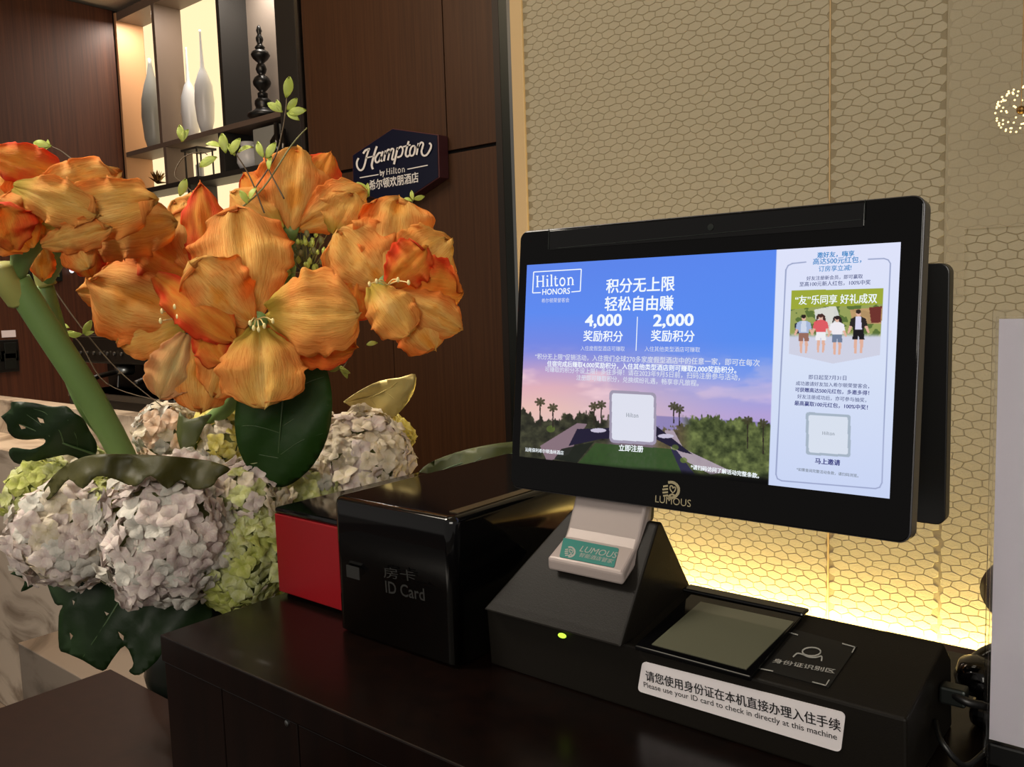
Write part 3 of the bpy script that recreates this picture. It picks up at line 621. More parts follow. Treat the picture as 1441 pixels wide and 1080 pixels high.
def inside(poly, x=None, y=None):
    x = X if x is None else x; y = Y if y is None else y; r = np.zeros(x.shape, bool); n = len(poly)
    for i in range(n):
        x0, y0 = poly[i]; x1, y1 = poly[(i+1) % n]
        c = ((y0 > y) != (y1 > y)) & (x < (x1-x0)*(y-y0)/((y1-y0) if y1 != y0 else 1e-9)+x0); r ^= c
    return r.astype(float)
side = ss(740, 1090, X)
skyL = grad(Y, [(350,(92,130,232)),(440,(94,138,240)),(490,(120,136,226)),(520,(186,158,204)),(545,(224,176,186)),(575,(232,190,180)),(620,(226,196,190))])
skyR = grad(Y, [(350,(88,134,238)),(480,(88,140,240)),(530,(118,152,236)),(560,(160,160,222)),(585,(178,160,214)),(640,(170,156,206))])
im = skyL*(1-side[..., None])+skyR*side[..., None]
cl = fbm(X+0, Y*2.6, 60, 5); im = mixc(im, (250,212,214), ss(.52,.75,cl)*ss(480,530,Y)*(1-ss(560,600,Y))*.7*(1-side*.6))
im = mixc(im, (214,190,226), ss(.5,.72,fbm(X*.7,Y*3,70,15))*ss(520,560,Y)*.5*side)
sea = ss(583,585,Y-(X-900)*.06)*ss(880,930,X); im = mixc(im, (128,120,176), sea*.8)
# ground, trees, pool, lawn
n1 = fbm(X, Y, 12, 21); n2 = fbm(X, Y, 26, 31); n3 = fbm(X*1.6, Y, 5, 41, 2)
def trees(im, top, msk, c1, c2, seed):
    h = fbm(X, X*0+3, 16, seed)*34+fbm(X, X*0+9, 5, seed+4)*14; ed = ss(-2, 2, Y-(top-h+18)-8*(n3-.5)*2); t = fbm(X, Y*1.1, 8, seed+9)
    c = np.array(c1)[None,None]*(1-t[..., None])+np.array(c2)[None,None]*t[..., None]; m = (ed*msk)[..., None]; return im*(1-m)+c*m
im = mixc(im, (120,104,116), ss(598,604,Y-(X-740)*.03))
im = trees(im, 592, 1-ss(850,868,X), (22,22,20), (88,88,64), 50)
im = trees(im, 604, ss(915,930,X)*(1-ss(968,980,X)), (56,48,44), (120,110,72), 60)
im = trees(im, 590+(X-960)*.14, ss(955,975,X), (26,34,20), (136,148,86), 70)
path = inside([(760,628),(812,596),(826,597),(800,640),(770,650)]); im = mixc(im, (134,112,122), path)
im = mixc(im, (176,160,176), inside([(935,606),(948,606),(962,632),(1030,664),(1000,668),(948,640)])*.9)
pool = inside([(812,604),(924,600),(975,640),(958,636),(918,616),(846,618),(800,628)]); im = mixc(im, (34,30,52), pool)
for cx, cy in ((842,606),(937,614)): im = mixc(im, (196,190,212), ((((X-cx)/11)**2+((Y-cy)/3)**2) < 1).astype(float))
im = mixc(im, (52,78,40), inside([(838,624),(944,632),(968,672),(812,654)])*(.8+.2*n3)); im = mixc(im, (46,44,70), inside([(944,632),(952,634),(978,668),(962,672)]))
im = mixc(im, (30,34,28), inside([(790,632),(836,622),(812,652),(780,646)])*.9)
for bx, by, br in ((775,604,6),(950,630,5),(962,648,5)): im = mixc(im, (98,118,50), (((X-bx)/br)**2+((Y-by)/(br*.8))**2 < 1)*(.4+.5*n1))
for tx, ty, th_ in ((760,566,34),(778,574,28),(836,572,26),(846,570,28),(948,572,24),(956,576,24),(1052,592,40),(1074,596,44)):
    im = mixc(im, (48,42,36), ((np.abs(X-tx) < .9) & (Y > ty) & (Y < ty+th_)).astype(float)); a_ = np.arctan2(Y-ty, X-tx); rr_ = np.hypot(X-tx, (Y-ty)*1.2); im = mixc(im, (62,60,40), (rr_ < 8*(.5+.5*np.abs(np.sin(3.5*a_)))).astype(float)*.85)
im = mixc(im, (8,8,10), ss(650,662,Y-(X-740)*.045+6*(n2-.5))*(.94))
im = mixc(im, (2,2,3), ss(642,654,Y-(X-740)*.085))
# white card without code on the picture
def card(im, pts, c): return mixc(im, c, inside(pts))
def rrpix(cx, cy, w_, h_, r, sk=.09):
    out = []
    for sx, sy, a0 in ((1,1,0),(-1,1,90),(-1,-1,180),(1,-1,270)):
        for k in range(5):
            a = math.radians(a0+90*k/4); x_ = sx*(w_/2-r)+r*math.cos(a); y_ = sy*(h_/2-r)+r*math.sin(a); out.append((cx+x_, cy+y_+x_*sk))
    return out
im = card(im, rrpix(890.5, 588, 66, 74, 6, .06), (158,150,172)); im = card(im, rrpix(890.5, 588, 59, 66, 4, .06), (222,224,238))
# right page
mp_ = ss(-.6, .6, X-(1093-(Y-350)*.035)); pg = grad(Y, [(340,(222,226,250)),(520,(214,224,246)),(700,(200,212,244))]); im = im*(1-mp_[..., None])+pg*mp_[..., None]
def hom(u, v):                                                     # page frame coordinates -> photo pixels
    return 0
def line(im, pts, wd_, c):
    for (x0, y0), (x1, y1) in zip(pts, pts[1:]):
        dx, dy = x1-x0, y1-y0; L2 = dx*dx+dy*dy; t = np.clip(((X-x0)*dx+(Y-y0)*dy)/L2, 0, 1); d = np.hypot(X-x0-t*dx, Y-y0-t*dy); im = mixc(im, c, 1-ss(wd_*.5, wd_*.5+.8, d))
    return im
im = line(im, [(1134,369),(1115,371),(1109,374),(1106,380),(1092,668),(1094,674),(1100,677),(1232,688),(1238,686),(1241,680),(1253,371),(1250,366),(1244,364),(1222,365)], .8, (150,160,196))
ban = [(1114,409),(1243,406),(1242,432),(1238,500),(1172,512),(1110,498)]
photo = inside(ban); tg = fbm(X, Y, 9, 81); bg = np.where((tg > .5)[..., None], np.array((150,160,90.)), np.array((90,112,56.)))
street = (ss(468,476,Y+3*(n1-.5))[..., None]); bg = bg*(1-street)+np.array((206,208,226.))*street
im = im*(1-photo[..., None])+bg*photo[..., None]
im = mixc(im, (222,222,222), inside([(1146,436),(1176,430),(1190,470),(1150,470)])*.9); im = mixc(im, (196,150,110), inside([(1196,436),(1242,432),(1241,456),(1200,456)])*.8); im = mixc(im, (110,50,44), inside([(1223,433),(1241,431),(1239,454),(1226,455)]))
im = mixc(im, (156,168,56), inside([(1114,409),(1243,406),(1242,428),(1195,431),(1150,432),(1113,436)]))
SK = (224,176,156)
def person(im, cx, ty, sc, hair, top, bot, sleeve, longhair=False, inner=None, bag=False):
    h = lambda a, b: (cx+a*sc*1.32, ty+b*sc)
    if bag: im = mixc(im, (44,50,60), inside([h(-10,12), h(-4,10), h(-4,26), h(-10,28)]))
    if longhair: im = mixc(im, hair, inside([h(-4.5,2), h(-3,-1), h(2,-1.5), h(5,2), h(6,12), h(3,14), h(2,6), h(-3,6), h(-6,12)]))
    im = mixc(im, SK, inside([h(-4,30), h(-.6,30), h(-1.2,44), h(-2,56), h(-4,56), h(-4.6,44)])); im = mixc(im, SK, inside([h(.6,30), h(4.4,30), h(4.8,44), h(3.4,56), h(1.4,56), h(1.4,44)]))
    im = mixc(im, bot, inside([h(-5,24), h(5,24), h(6,38), h(.8,38), h(0,32), h(-.8,38), h(-6,38)]))
    im = mixc(im, SK, inside([h(-6,12), h(-9,20), h(-11,30), h(-9,30), h(-6,21)])); im = mixc(im, SK, inside([h(6,12), h(9,20), h(11,29), h(9.4,30), h(6,21)]))
    im = mixc(im, top, inside([h(-3,8), h(3,8), h(7.5,11), h(9,20), h(6,21), h(5.4,26), h(-5.4,26), h(-6,21), h(-9,20), h(-7.5,11)]))
    if inner: im = mixc(im, inner, inside([h(-2.5,8), h(2.5,8), h(3.4,25), h(-3.4,25)]))
    im = mixc(im, SK, ((((X-cx)/(3.1*sc))**2+((Y-ty-4*sc)/(4*sc))**2) < 1).astype(float)); im = mixc(im, hair, ((((X-cx)/(3.6*sc))**2+((Y-ty-1.6*sc)/(2.9*sc))**2) < 1).astype(float)); return im
im = person(im, 1131, 444, .95, (40,30,28), (166,182,214), (150,106,92), None, inner=(206,214,232), bag=True)
im = person(im, 1155, 443, .95, (70,44,40), (220,92,98), (236,236,240), None, True)
im = person(im, 1178, 446, .95, (44,32,32), (238,234,240), (112,126,152), None, True)
im = person(im, 1208, 437, 1.08, (50,38,34), (42,36,36), (28,26,30), None, inner=(216,212,238))
out_ = 1-inside(ban)
keep = (mp_ > .5) & (out_ > .5) & (Y > 440) & (Y < 520) & (X > 1104) & (X < 1246); im[keep] = pg[keep]
im = card(im, rrpix(1165.5, 612, 63, 60, 4, .06), (166,180,196)); im = card(im, rrpix(1165.5, 612, 55, 53, 3, .06), (216,224,238))
im = line(im, [(1106,380),(1092,668)], .8, (150,160,196))
lc_ = np.where(im/255 <= .04045, im/255/12.92, ((np.clip(im, 0, 255)/255+.055)/1.055)**2.4)
rgba = np.concatenate([lc_, np.ones(lc_.shape[:2]+(1,))], -1).astype('f')
me = bpy.data.meshes.new('screen_picture'); nv = NXg*NZg; co = (W - np.array(WL[mon])).astype('f')
idx = np.arange(nv).reshape(NZg, NXg); quads = np.stack([idx[:-1,:-1], idx[1:,:-1], idx[1:,1:], idx[:-1,1:]], -1).reshape(-1, 4)
me.vertices.add(nv); me.vertices.foreach_set('co', co.ravel()); nq = len(quads); me.loops.add(nq*4); me.loops.foreach_set('vertex_index', quads.ravel().astype('i')); me.polygons.add(nq); me.polygons.foreach_set('loop_start', np.arange(0, nq*4, 4, dtype='i')); me.update()
at_ = me.color_attributes.new('picture', 'FLOAT_COLOR', 'POINT'); at_.data.foreach_set('color', rgba.ravel())
m, nt, b = base('screen_light'); vc = nt.nodes.new('ShaderNodeVertexColor'); vc.layer_name = 'picture'; nt.links.new(vc.outputs[0], b.inputs['Emission Color']); b.inputs['Emission Strength'].default_value = 1.0; b.inputs['Base Color'].default_value = (0,0,0,1); b.inputs['Roughness'].default_value = .25; b.inputs['Specular IOR Level'].default_value = .2
me.materials.append(m); scr = bpy.data.objects.new('screen_picture', me); C.objects.link(scr); scr.parent = mon; WL[scr] = WL[mon]
scr['label'] = 'lit display picture'
EW = emi('screen_white', (.9,.96,1,1), 1); EP = emi('screen_soft_white', (.70,.74,.86,1), 1); EB = emi('screen_blue', col(70,140,200), 1); EN = emi('screen_navy', col(90,98,140), 1); ENB = emi('screen_navy_bold', col(62,66,130), 1); EG = emi('screen_grey', col(120,130,140), 1); EGR = emi('screen_green', col(70,160,110), 1)
T = lambda s, a, b, m, bold=0.0, ys=1.0: text(s, a, b, pm, m, mon, 'screen_lettering', bold, .0011, ys)
def serif_hilton(x0, y0, x1, y1, h, m, par, pl_, off):
    """the serif word set between two baseline points, h = cap height in the same units"""
    bm = bmesh.new(); Wd = 5.05
    def f(a, b, o_):
        t = a/Wd; return pl_.hit(x0+(x1-x0)*t, y0+(y1-y0)*t-b*h, off+o_)
    R = lambda pts, w_: ribbon(bm, pts, w_, f, .0001, n=5)
    def stem(x, t=1, ser=True, w_=.17, top=True):
        R([(x,0),(x,t)], w_)
        if ser:
            R([(x-.16,.03),(x+.16,.03)], .06)
            if top: R([(x-.16,t-.03),(x+(.16 if t == 1 and x < 1.1 else 0),t-.03)], .06)
    stem(.2); stem(.9); R([(.2,.5),(.9,.5)], .08)
    stem(1.42, .68); R([(1.42,.86),(1.42,1.0)], .17)
    stem(1.92, 1.04); R([(2.4,.88),(2.4,.2),(2.5,.04),(2.72,.08)], .15); R([(2.22,.64),(2.68,.64)], .06)
    R([(3.26+.3*math.cos(a), .34+.33*math.sin(a)) for a in [i*PI/6 for i in range(13)]], .14)
    stem(4.0, .68); R([(4.0,.5),(4.2,.66),(4.42,.62),(4.5,.45)], .11); stem(4.52, .5, top=False)
    return mk('wordmark', bm, m, par)
serif_hilton(754, 404.5, 812, 401, 16, EW, mon, pm, .0010)
bm = bmesh.new(); fs = lambda x, y, o_: pm.hit(x, y, .0010+o_)
for L_ in ([(761,412),(749.5,412.5)], [(749.5,412.5),(751,383)], [(751,383),(818,379)], [(818,379),(816.5,410)], [(816.5,410),(804,411)]): ribbon(bm, L_, 1.4, fs, .0001)
mk('frame_line', bm, EW, mon)
T('HONORS', (763, 415), (802, 413.5), EW, .015); T('希尔顿荣誉客会', (762, 426), (801, 425), EP)
T('积分无上限', (853, 411), (949, 407.5), EW, .014); T('轻松自由赚', (851, 436), (947, 435), EW, .014)
T('4,000', (823, 459), (875, 458), EW, .03, .82); T('2,000', (919, 459), (976, 458), EW, .03, .8)
T('奖励积分', (821, 479), (876, 480), EW, .012); T('奖励积分', (916, 479), (977, 480), EW, .012)
bm = bmesh.new(); ribbon(bm, [(897,446),(895,494)], 1.1, fs, .0001); mk('divider_line', bm, EW, mon)
T('入住度假型酒店可赚取', (817, 493), (879, 494), EP); T('入住其他类型酒店可赚取', (907, 494), (985, 495.5), EP)
T('“积分无上限”促销活动，入住我们全球270多家度假型酒店中的任意一家，即可在每次', (753, 505), (1069, 515), EP, .008)
T('住宿完成后赚取4,000奖励积分，入住其他类型酒店则可赚取2,000奖励积分。', (770, 515), (1036, 525), EW, .014)
T('可赚取的积分不设上限！多住多得！请在2023年9月5日前，扫码注册参与活动，', (767, 523), (1041, 535), EP, .008)
T('注册即可赚取积分，兑换缤纷礼遇，畅享非凡旅程。', (811, 534.5), (983, 543), EP, .008)
T('立即注册', (871, 634), (905, 636), EW, .02); T('汕尾保利希尔顿逸林酒店', (739, 635), (793, 640), EW, .01)
T('*请扫码访问了解活动完整条款。', (972, 660), (1068, 673), EW, .02)
serif_hilton(881, 587, 900, 588, 5.5, EG, mon, pm, .0010)
T('邀好友，嗨享', (1150, 362.5), (1202, 360), EB, .02); T('高达500元红包，', (1144, 372), (1212, 369), EB, .012); T('订房享立减!', (1152, 382), (1198, 380), EB, .01)
T('好友注册新会员，即可赢取', (1135, 394.5), (1214, 391.5), EN, .01); T('至高100元新人红包，100%中奖', (1125, 403), (1225, 400), EN, .01)
T('“友”乐同享 好礼成双', (1119, 428), (1234, 425.5), EW, .012, 1.15)
T('即日起至7月31日', (1138, 533.5), (1191, 535), EN, .008); T('成功邀请好友加入希尔顿荣誉客会，', (1120, 542), (1223, 546.5), EN, .008)
T('可获赠高达500元红包，多邀多得！', (1119, 551), (1223, 556), ENB, .016); T('好友注册成功后，亦可参与抽奖，', (1122, 560.5), (1219, 566), EN, .008); T('最高赢取100元红包，100%中奖！', (1118, 570), (1221, 576.5), ENB, .016)
T('马上邀请', (1147, 652), (1182, 655), ENB, .025); T('*如需查阅完整活动条款，请扫码浏览。', (1121, 662.5), (1208, 672), EG, .01)
serif_hilton(1157, 612, 1176, 613, 4.5, EG, mon, pm, .0010)

# ================================================================== HEXAGON SIGN
sg = thing('hexagonal_sign', 'dark blue six-sided hotel sign with white script on the wood wall', 'sign', P(556, 235, 2.2))
YS = 2.15; ps = Plane((-2.3, YS, .5), (1,0,0), (0,0,1))
spx = [(495,218.6),(552,180.5),(616.5,189.5),(618,249.7),(560,289),(496.5,271)]
pts = [atY(x, y, YS) for x, y in spx]
prism('sign_box', [p+Vector((0,.002,0)) for p in pts], (0, .046, 0), M['signside'], sg, bw=.002)
c_ = sum(pts, Vector())/6
face = prism('sign_face', [c_+(p-c_)*.975 for p in pts], (0, .004, 0), M['signblue'], sg)
fm = lambda x, y, o_: ps.hit(480+x/8.306, 160+y/8.306, .0005+o_)
bm = bmesh.new(); TH = .004
for pts_, w_ in (([(205,520),(184,570),(190,625),(222,662),(256,645),(280,580),(298,500),(326,415)], 22), ([(258,468),(285,430),(338,412)], 24), ([(418,382),(398,440),(376,520),(358,600),(372,650)], 24), ([(286,520),(384,496)], 14),
    ([(472,462),(440,462),(402,520),(408,566),(440,560),(468,500)], 22), ([(488,440),(462,530),(482,560)], 22),
    ([(522,430),(500,555)], 22), ([(512,480),(548,422),(568,440),(546,546)], 20), ([(556,470),(592,412),(614,430),(594,532),(618,530)], 20),
    ([(662,395),(618,592)], 24), ([(655,425),(698,386),(722,420),(702,492),(655,512)], 20), ([(790,322),(755,460),(770,502),(800,484)], 22), ([(724,388),(812,364)], 16),
    ([(862,378),(828,384),(804,440),(812,490),(842,484),(862,430),(862,378)], 20), ([(905,345),(882,482)], 22), ([(890,405),(932,340),(960,356),(940,440),(958,488),(1000,482),(1040,420),(1052,370),(1030,342)], 22)):
    ribbon(bm, pts_, w_, fm, TH)
mk('script_lettering', bm, M['white'], face)
bm = bmesh.new(); ribbon(bm, [(218,750),(438,712)], 12, fm, .002); ribbon(bm, [(775,650),(1012,603)], 12, fm, .002); mk('rule_line', bm, M['white'], face)
sf = lambda x, y: (480+x/8.306, 160+y/8.306)
text('by', sf(455,725), sf(512,713), ps, M['white'], face, bold=.02, off=.001)
serif_hilton(*sf(525,716), *sf(765,680), 8.6, M['white'], face, ps, .001)
text('希尔顿欢朋酒店', sf(332,888), sf(905,790), ps, M['white'], face, bold=.014, off=.001, ys=1.05)

# ================================================================== ACRYLIC SIGN PANEL, TELEPHONE
sp_ = thing('acrylic_sign_holder', 'upright blank white panel in a clear holder at the right edge', 'sign holder', (0, .70, ZC))
BX('paper_insert', (-.1238, .6915, ZC+.022), (.10, .6930, -.026), M['paper'], sp_)
BX('acrylic_sheet', (-.1255, .6900, ZC+.003), (.105, .6912, -.0245), M['acryl'], sp_, bw=.0003)
BX('acrylic_back', (-.1290, .6960, ZC+.003), (.108, .6985, -.020), M['acryl'], sp_, bw=.0003)
BX('foot_band', (-.1245, .6895, ZC+.002), (.105, .6990, ZC+.020), M['black'], sp_, bw=.002)
BX('holder_foot', (-.125, .665, ZC), (.105, .735, ZC+.003), M['gloss'], sp_, bw=.001)
ph = thing('desk_telephone', 'glossy black desk telephone behind the white panel beside the terminal', 'telephone', (-.06, .79, ZC))
prism('body', [(-.150,.745,ZC),(-.150,.745,ZC+.02),(-.150,.87,ZC+.042),(-.150,.88,ZC)], (.17,0,0), M['gloss'], ph, bw=.008, seg=3)
hs = mk('handset', tube(bmesh.new(), [(-.150,.765,ZC+.030),(-.140,.785,ZC+.044),(-.10,.80,ZC+.062),(-.05,.80,ZC+.066),(.0,.80,ZC+.058),(.015,.79,ZC+.045)], .013, .015, 14), M['gloss'], ph, smooth=True)
mk('earpiece', lathe(bmesh.new(), [(.012,-.012),(.02,-.01),(.022,0),(.018,.012),(.008,.016)], (-.143,.768,ZC+.036), 20), M['gloss'], hs, smooth=True)
mk('mouthpiece', lathe(bmesh.new(), [(.012,-.012),(.02,-.01),(.022,0),(.018,.012),(.008,.016)], (.01,.79,ZC+.044), 20), M['gloss'], hs, smooth=True)
for i in range(12): BX('key', (-.11+.022*(i % 3), .75+.02*(i//3)*.9, ZC+.022+.003*(i//3)), (-.097+.022*(i % 3), .76+.02*(i//3)*.9, ZC+.027+.003*(i//3)), M['dmetal'], ph)
for k, (pp, lab) in enumerate((([(-.158,.68,ZC+.03),(-.148,.655,ZC+.028),(-.135,.66,ZC+.012),(-.130,.69,ZC+.006),(-.125,.73,ZC+.006),(-.12,.745,ZC+.01)], 'thin black cable looping from the terminal side to the telephone'),
                              ([(-.158,.70,ZC+.05),(-.140,.69,ZC+.047),(-.125,.705,ZC+.040),(-.115,.73,ZC+.02),(-.09,.742,ZC+.012)], 'thicker black cable above the thin one at the terminal side'))):
    tag(mk('cable', tube(bmesh.new(), pp, .0022+.0012*k), M['black'], None, pp[0], smooth=True), lab, 'cable')
plg = BX('cable_plug', (-.1585, .690, ZC+.040), (-.140, .704, ZC+.054), M['dmetal'], None, (-.15, .697, ZC+.047), bw=.002); tag(plg, 'small grey metal plug at the right end of the terminal base', 'plug')

# ================================================================== FLOWERS
VX, VY = -1.30, .74
vs0 = thing('flower_vase', 'dark round vase holding the flowers behind the counter end', 'vase', (VX, VY, -.70))
mk('body', lathe(bmesh.new(), [(.06,0),(.085,.03),(.10,.10),(.085,.18),(.06,.24),(.065,.26)], (VX, VY, -.70)), M['vase'], vs0, smooth=True)
MOUTH = Vector((VX, VY, -.46))
def uvmesh(bm, uvs):
    uv = bm.loops.layers.uv.new('UVMap')
    for f in bm.faces:
        for l in f.loops: l[uv].uv = uvs[l.vert.index]
def petal(parent, a, da, b, db, wpx, m='pet', bulge=.12, cup=.18, ruf=.05, tip=.5, seed=0, tw=0.0, curl=.1, name='petal', base_w=.25):
    """a, b: photo points of the petal's foot and tip with their distances; wpx: its width"""
    A = D(*a, da); B = D(*b, db); ax = B-A; L = ax.length; ax.normalize()
    mid = (A+B)/2; view = (-mid).normalized(); n = (view-ax*view.dot(ax)); n = n.normalized() if n.length > .15 else UP.copy(); sdir = ax.cross(n).normalized()
    q = Matrix.Rotation(tw, 3, ax); n = q @ n; sdir = q @ sdir
    Wm = 1.12*wpx/FPX*(da+db)/2; nu, nt_ = 40, 23; bm = bmesh.new(); uvs = {}; rows = []; rr = random.Random(seed*17+3)
    ph_ = rr.uniform(0, 6); fr = rr.uniform(2.5, 4.0)
    def wf(s): return (base_w+(1-base_w)*math.sin(min(1, s/.62)*PI/2)**1.1)*(max(0, 1-max(0, (s-.58)/.42)**2.3))**(tip)
    k = 0
    for i in range(nu+1):
        s = i/nu; row_ = []
        for j in range(nt_):
            t = -1+2*j/(nt_-1); hw = Wm/2*wf(s)
            edge = abs(t)**2
            nz = noise.noise(Vector((s*3+seed*7.3, t*2, seed)))
            p = A+ax*(L*s*(1-.06*edge*s)) + sdir*(hw*t)
            off = .62*bulge*L*math.sin(PI*s) - .75*cup*Wm*edge*wf(s) - curl*L*s**3 + 1.5*ruf*Wm*edge**1.5*math.sin(fr*PI*2*s+ph_+(1.7 if t > 0 else 0))*min(1, s*2) + .09*Wm*nz + .012*Wm*noise.noise(Vector((s*11+seed, t*6, 3))) - .045*Wm*math.exp(-(t/.12)**2)
            p += n*off + sdir*(t*abs(t)**3*Wm*(.020*math.sin(s*31+ph_)+.012*math.sin(s*57+seed))*min(1,s*3)) + ax*(ruf*.5*Wm*(math.sin(t*23+seed)*.5+math.sin(t*7+ph_)*.5+math.sin(t*15+ph_*2)*.3)*s**4)
            v = bm.verts.new(p); uvs[k] = (t*.5+.5, s); v.index = k; k += 1; row_.append(v)
        rows.append(row_)
    for r0, r1 in zip(rows, rows[1:]):
        for j in range(nt_-1): bm.faces.new((r0[j], r1[j], r1[j+1], r0[j+1]))
    bm.verts.index_update(); uvmesh(bm, uvs)
    me = bpy.data.meshes.new(name); bm.to_mesh(me); bm.free(); o = link(name, me, M[m], parent, smooth=True)
    so = o.modifiers.new('thick', 'SOLIDIFY'); so.thickness = .0006; return o
def stamens(parent, c, dc, targets):
    for x, y, d in targets:
        A = D(*c, dc); B = D(x, y, d); o = mk('stamen', tube(bmesh.new(), [A, (A+B)/2+UP*.004, B], .0011, .0007, 6), M['anther'], parent, smooth=True)
        bm = bmesh.new(); bmesh.ops.create_uvsphere(bm, u_segments=8, v_segments=6, radius=.0022, matrix=Matrix.Translation(B) @ Matrix.Diagonal((1,1,1.7,1)))
        mk('anther_tip', bm, M['anther'], parent, smooth=True)
def throat(parent, c, dc, back, db, r, m='stem'):
    A = D(*back, db); B = D(*c, dc); ax = (B-A); L = ax.length; bm = bmesh.new()
    lathe(bm, [(r*.35,0),(r*.45,L*.3),(r*.6,L*.6),(r,L)], A, 16, ax.normalized()); return mk('bloom', bm, M[m], parent, smooth=True)
# --- amaryllis in the middle (two open blooms on one stalk)
am = thing('amaryllis', 'orange amaryllis in the centre with one open bloom facing forward', 'flower', MOUTH, 'orange amaryllis flowers')
mk('stalk', tube(bmesh.new(), [D(372,470,1.16), D(330,560,1.22), D(272,640,1.27), MOUTH], .011, .012, 12), M['stem'], am, smooth=True)
b1 = throat(am, (362,452), 1.10, (385,470), 1.17, .013)
petal(b1, (352,446), 1.10, (332,283), 1.12, 128, 'pet', .10, .22, .05, .42, 1)
petal(b1, (374,440), 1.10, (498,440), 1.06, 112, 'pett', .16, .16, .07, .42, 3)
petal(b1, (372,452), 1.105, (500,488), 1.10, 84, 'petd', .05, .1, .05, .45, 4)
petal(b1, (352,452), 1.10, (300,562), 1.09, 78, 'pet', .12, .2, .05, .45, 6)
petal(b1, (364,460), 1.095, (372,570), 1.045, 108, 'pett', .18, .12, .05, .45, 5)
petal(b1, (352,456), 1.095, (266,372), 1.05, 96, 'pet', .14, .2, .10, .42, 2, tw=-.2)
stamens(b1, (362,450), 1.10, [(352,455,1.05),(357,462,1.05),(364,464,1.05),(372,459,1.05),(384,452,1.06)])
b2 = throat(am, (270,455), 1.13, (300,470), 1.18, .013)
petal(b2, (278,450), 1.135, (120,392), 1.11, 128, 'pet', .10, .16, .05, .45, 7)
petal(b2, (190,410), 1.15, (104,410), 1.15, 50, 'pet', .05, .2, .05, .6, 8)
petal(b2, (292,400), 1.14, (186,334), 1.11, 74, 'petd', .16, .2, .10, .5, 9)
petal(b2, (290,400), 1.135, (258,285), 1.12, 70, 'pet', .12, .2, .10, .5, 15)
petal(b2, (218,388), 1.10, (326,474), 1.065, 62, 'petd', .2, .2, .08, .45, 16)
petal(b2, (262,455), 1.13, (160,480), 1.12, 64, 'pett', .08, .2, .06, .5, 10, tw=.3)
petal(b2, (262,470), 1.12, (226,560), 1.10, 62, 'petp', .14, .25, .12, .45, 11)
petal(b2, (282,470), 1.13, (282,580), 1.115, 82, 'pet', .12, .2, .06, .45, 12)
petal(b2, (282,455), 1.12, (312,505), 1.07, 52, 'petd', .2, .3, .08, .45, 13)
petal(b2, (300,420), 1.13, (281,250), 1.12, 58, 'petd', .12, .3, .05, .9, 14)
stamens(b2, (268,455), 1.12, [(228,438,1.08),(236,430,1.08),(246,432,1.07),(226,452,1.07),(250,446,1.07),(262,452,1.07)])
# --- amaryllis behind (top blooms)
am2 = thing('amaryllis', 'tall orange amaryllis rising behind the central one near the green buds', 'flower', MOUTH+Vector((.01,.02,0)), 'orange amaryllis flowers')
mk('stalk', tube(bmesh.new(), [D(410,350,1.24), D(390,470,1.27), D(330,620,1.30), MOUTH+Vector((.01,.02,0))], .010, .011, 10), M['stem'], am2, smooth=True)
b3 = throat(am2, (410,320), 1.20, (412,350), 1.24, .011)
petal(b3, (408,325), 1.20, (418,203), 1.20, 92, 'pet', .10, .2, .04, .4, 21)
petal(b3, (425,300), 1.21, (466,212), 1.22, 56, 'petd', .08, .2, .06, .5, 22)
petal(b3, (420,320), 1.205, (516,268), 1.21, 66, 'pet', .08, .2, .07, .45, 23)
petal(b3, (398,318), 1.20, (340,240), 1.20, 52, 'petd', .12, .3, .08, .5, 24)
petal(b3, (395,325), 1.19, (322,268), 1.18, 56, 'pett', .12, .3, .08, .5, 25)
petal(b3, (470,330), 1.21, (498,272), 1.2, 66, 'pett', .1, .2, .06, .45, 26)
petal(b3, (375,300), 1.215, (382,232), 1.215, 60, 'pet', .1, .2, .06, .5, 27)
petal(b3, (300,330), 1.17, (240,282), 1.16, 70, 'pet', .1, .2, .06, .5, 28)
# --- amaryllis on the right
am3 = thing('amaryllis', 'orange ruffled amaryllis on the right, nearest the hexagonal sign', 'flower', MOUTH+Vector((.02,0,0)), 'orange amaryllis flowers')
mk('stalk', tube(bmesh.new(), [D(505,420,1.25), D(450,500,1.28), D(360,640,1.30), MOUTH+Vector((.02,0,0))], .010, .011, 10), M['stem'], am3, smooth=True)
b4 = throat(am3, (545,400), 1.17, (510,420), 1.24, .013)
petal(b4, (545,405), 1.18, (475,322), 1.17, 104, 'pet', .12, .15, .06, .42, 31)
petal(b4, (548,400), 1.18, (562,273), 1.19, 106, 'pet', .10, .15, .10, .4, 32)
petal(b4, (555,395), 1.175, (632,338), 1.18, 92, 'pett', .10, .2, .12, .4, 33)
petal(b4, (560,402), 1.17, (650,412), 1.17, 84, 'petd', .10, .15, .08, .5, 34)
petal(b4, (560,415), 1.165, (650,464), 1.16, 58, 'pet', .12, .2, .05, .55, 35)
petal(b4, (560,425), 1.17, (612,492), 1.16, 68, 'pet', .12, .2, .05, .45, 36)
petal(b4, (522,402), 1.16, (574,470), 1.13, 64, 'pett', .2, .2, .05, .4, 37)
petal(b4, (500,395), 1.18, (490,450), 1.17, 60, 'petd', .1, .2, .05, .4, 38)
petal(b4, (545,400), 1.165, (600,350), 1.15, 64, 'petd', .2, .25, .1, .4, 39)
stamens(b4, (545,402), 1.165, [(520,400,1.12),(530,396,1.12),(560,394,1.12),(575,398,1.12)])
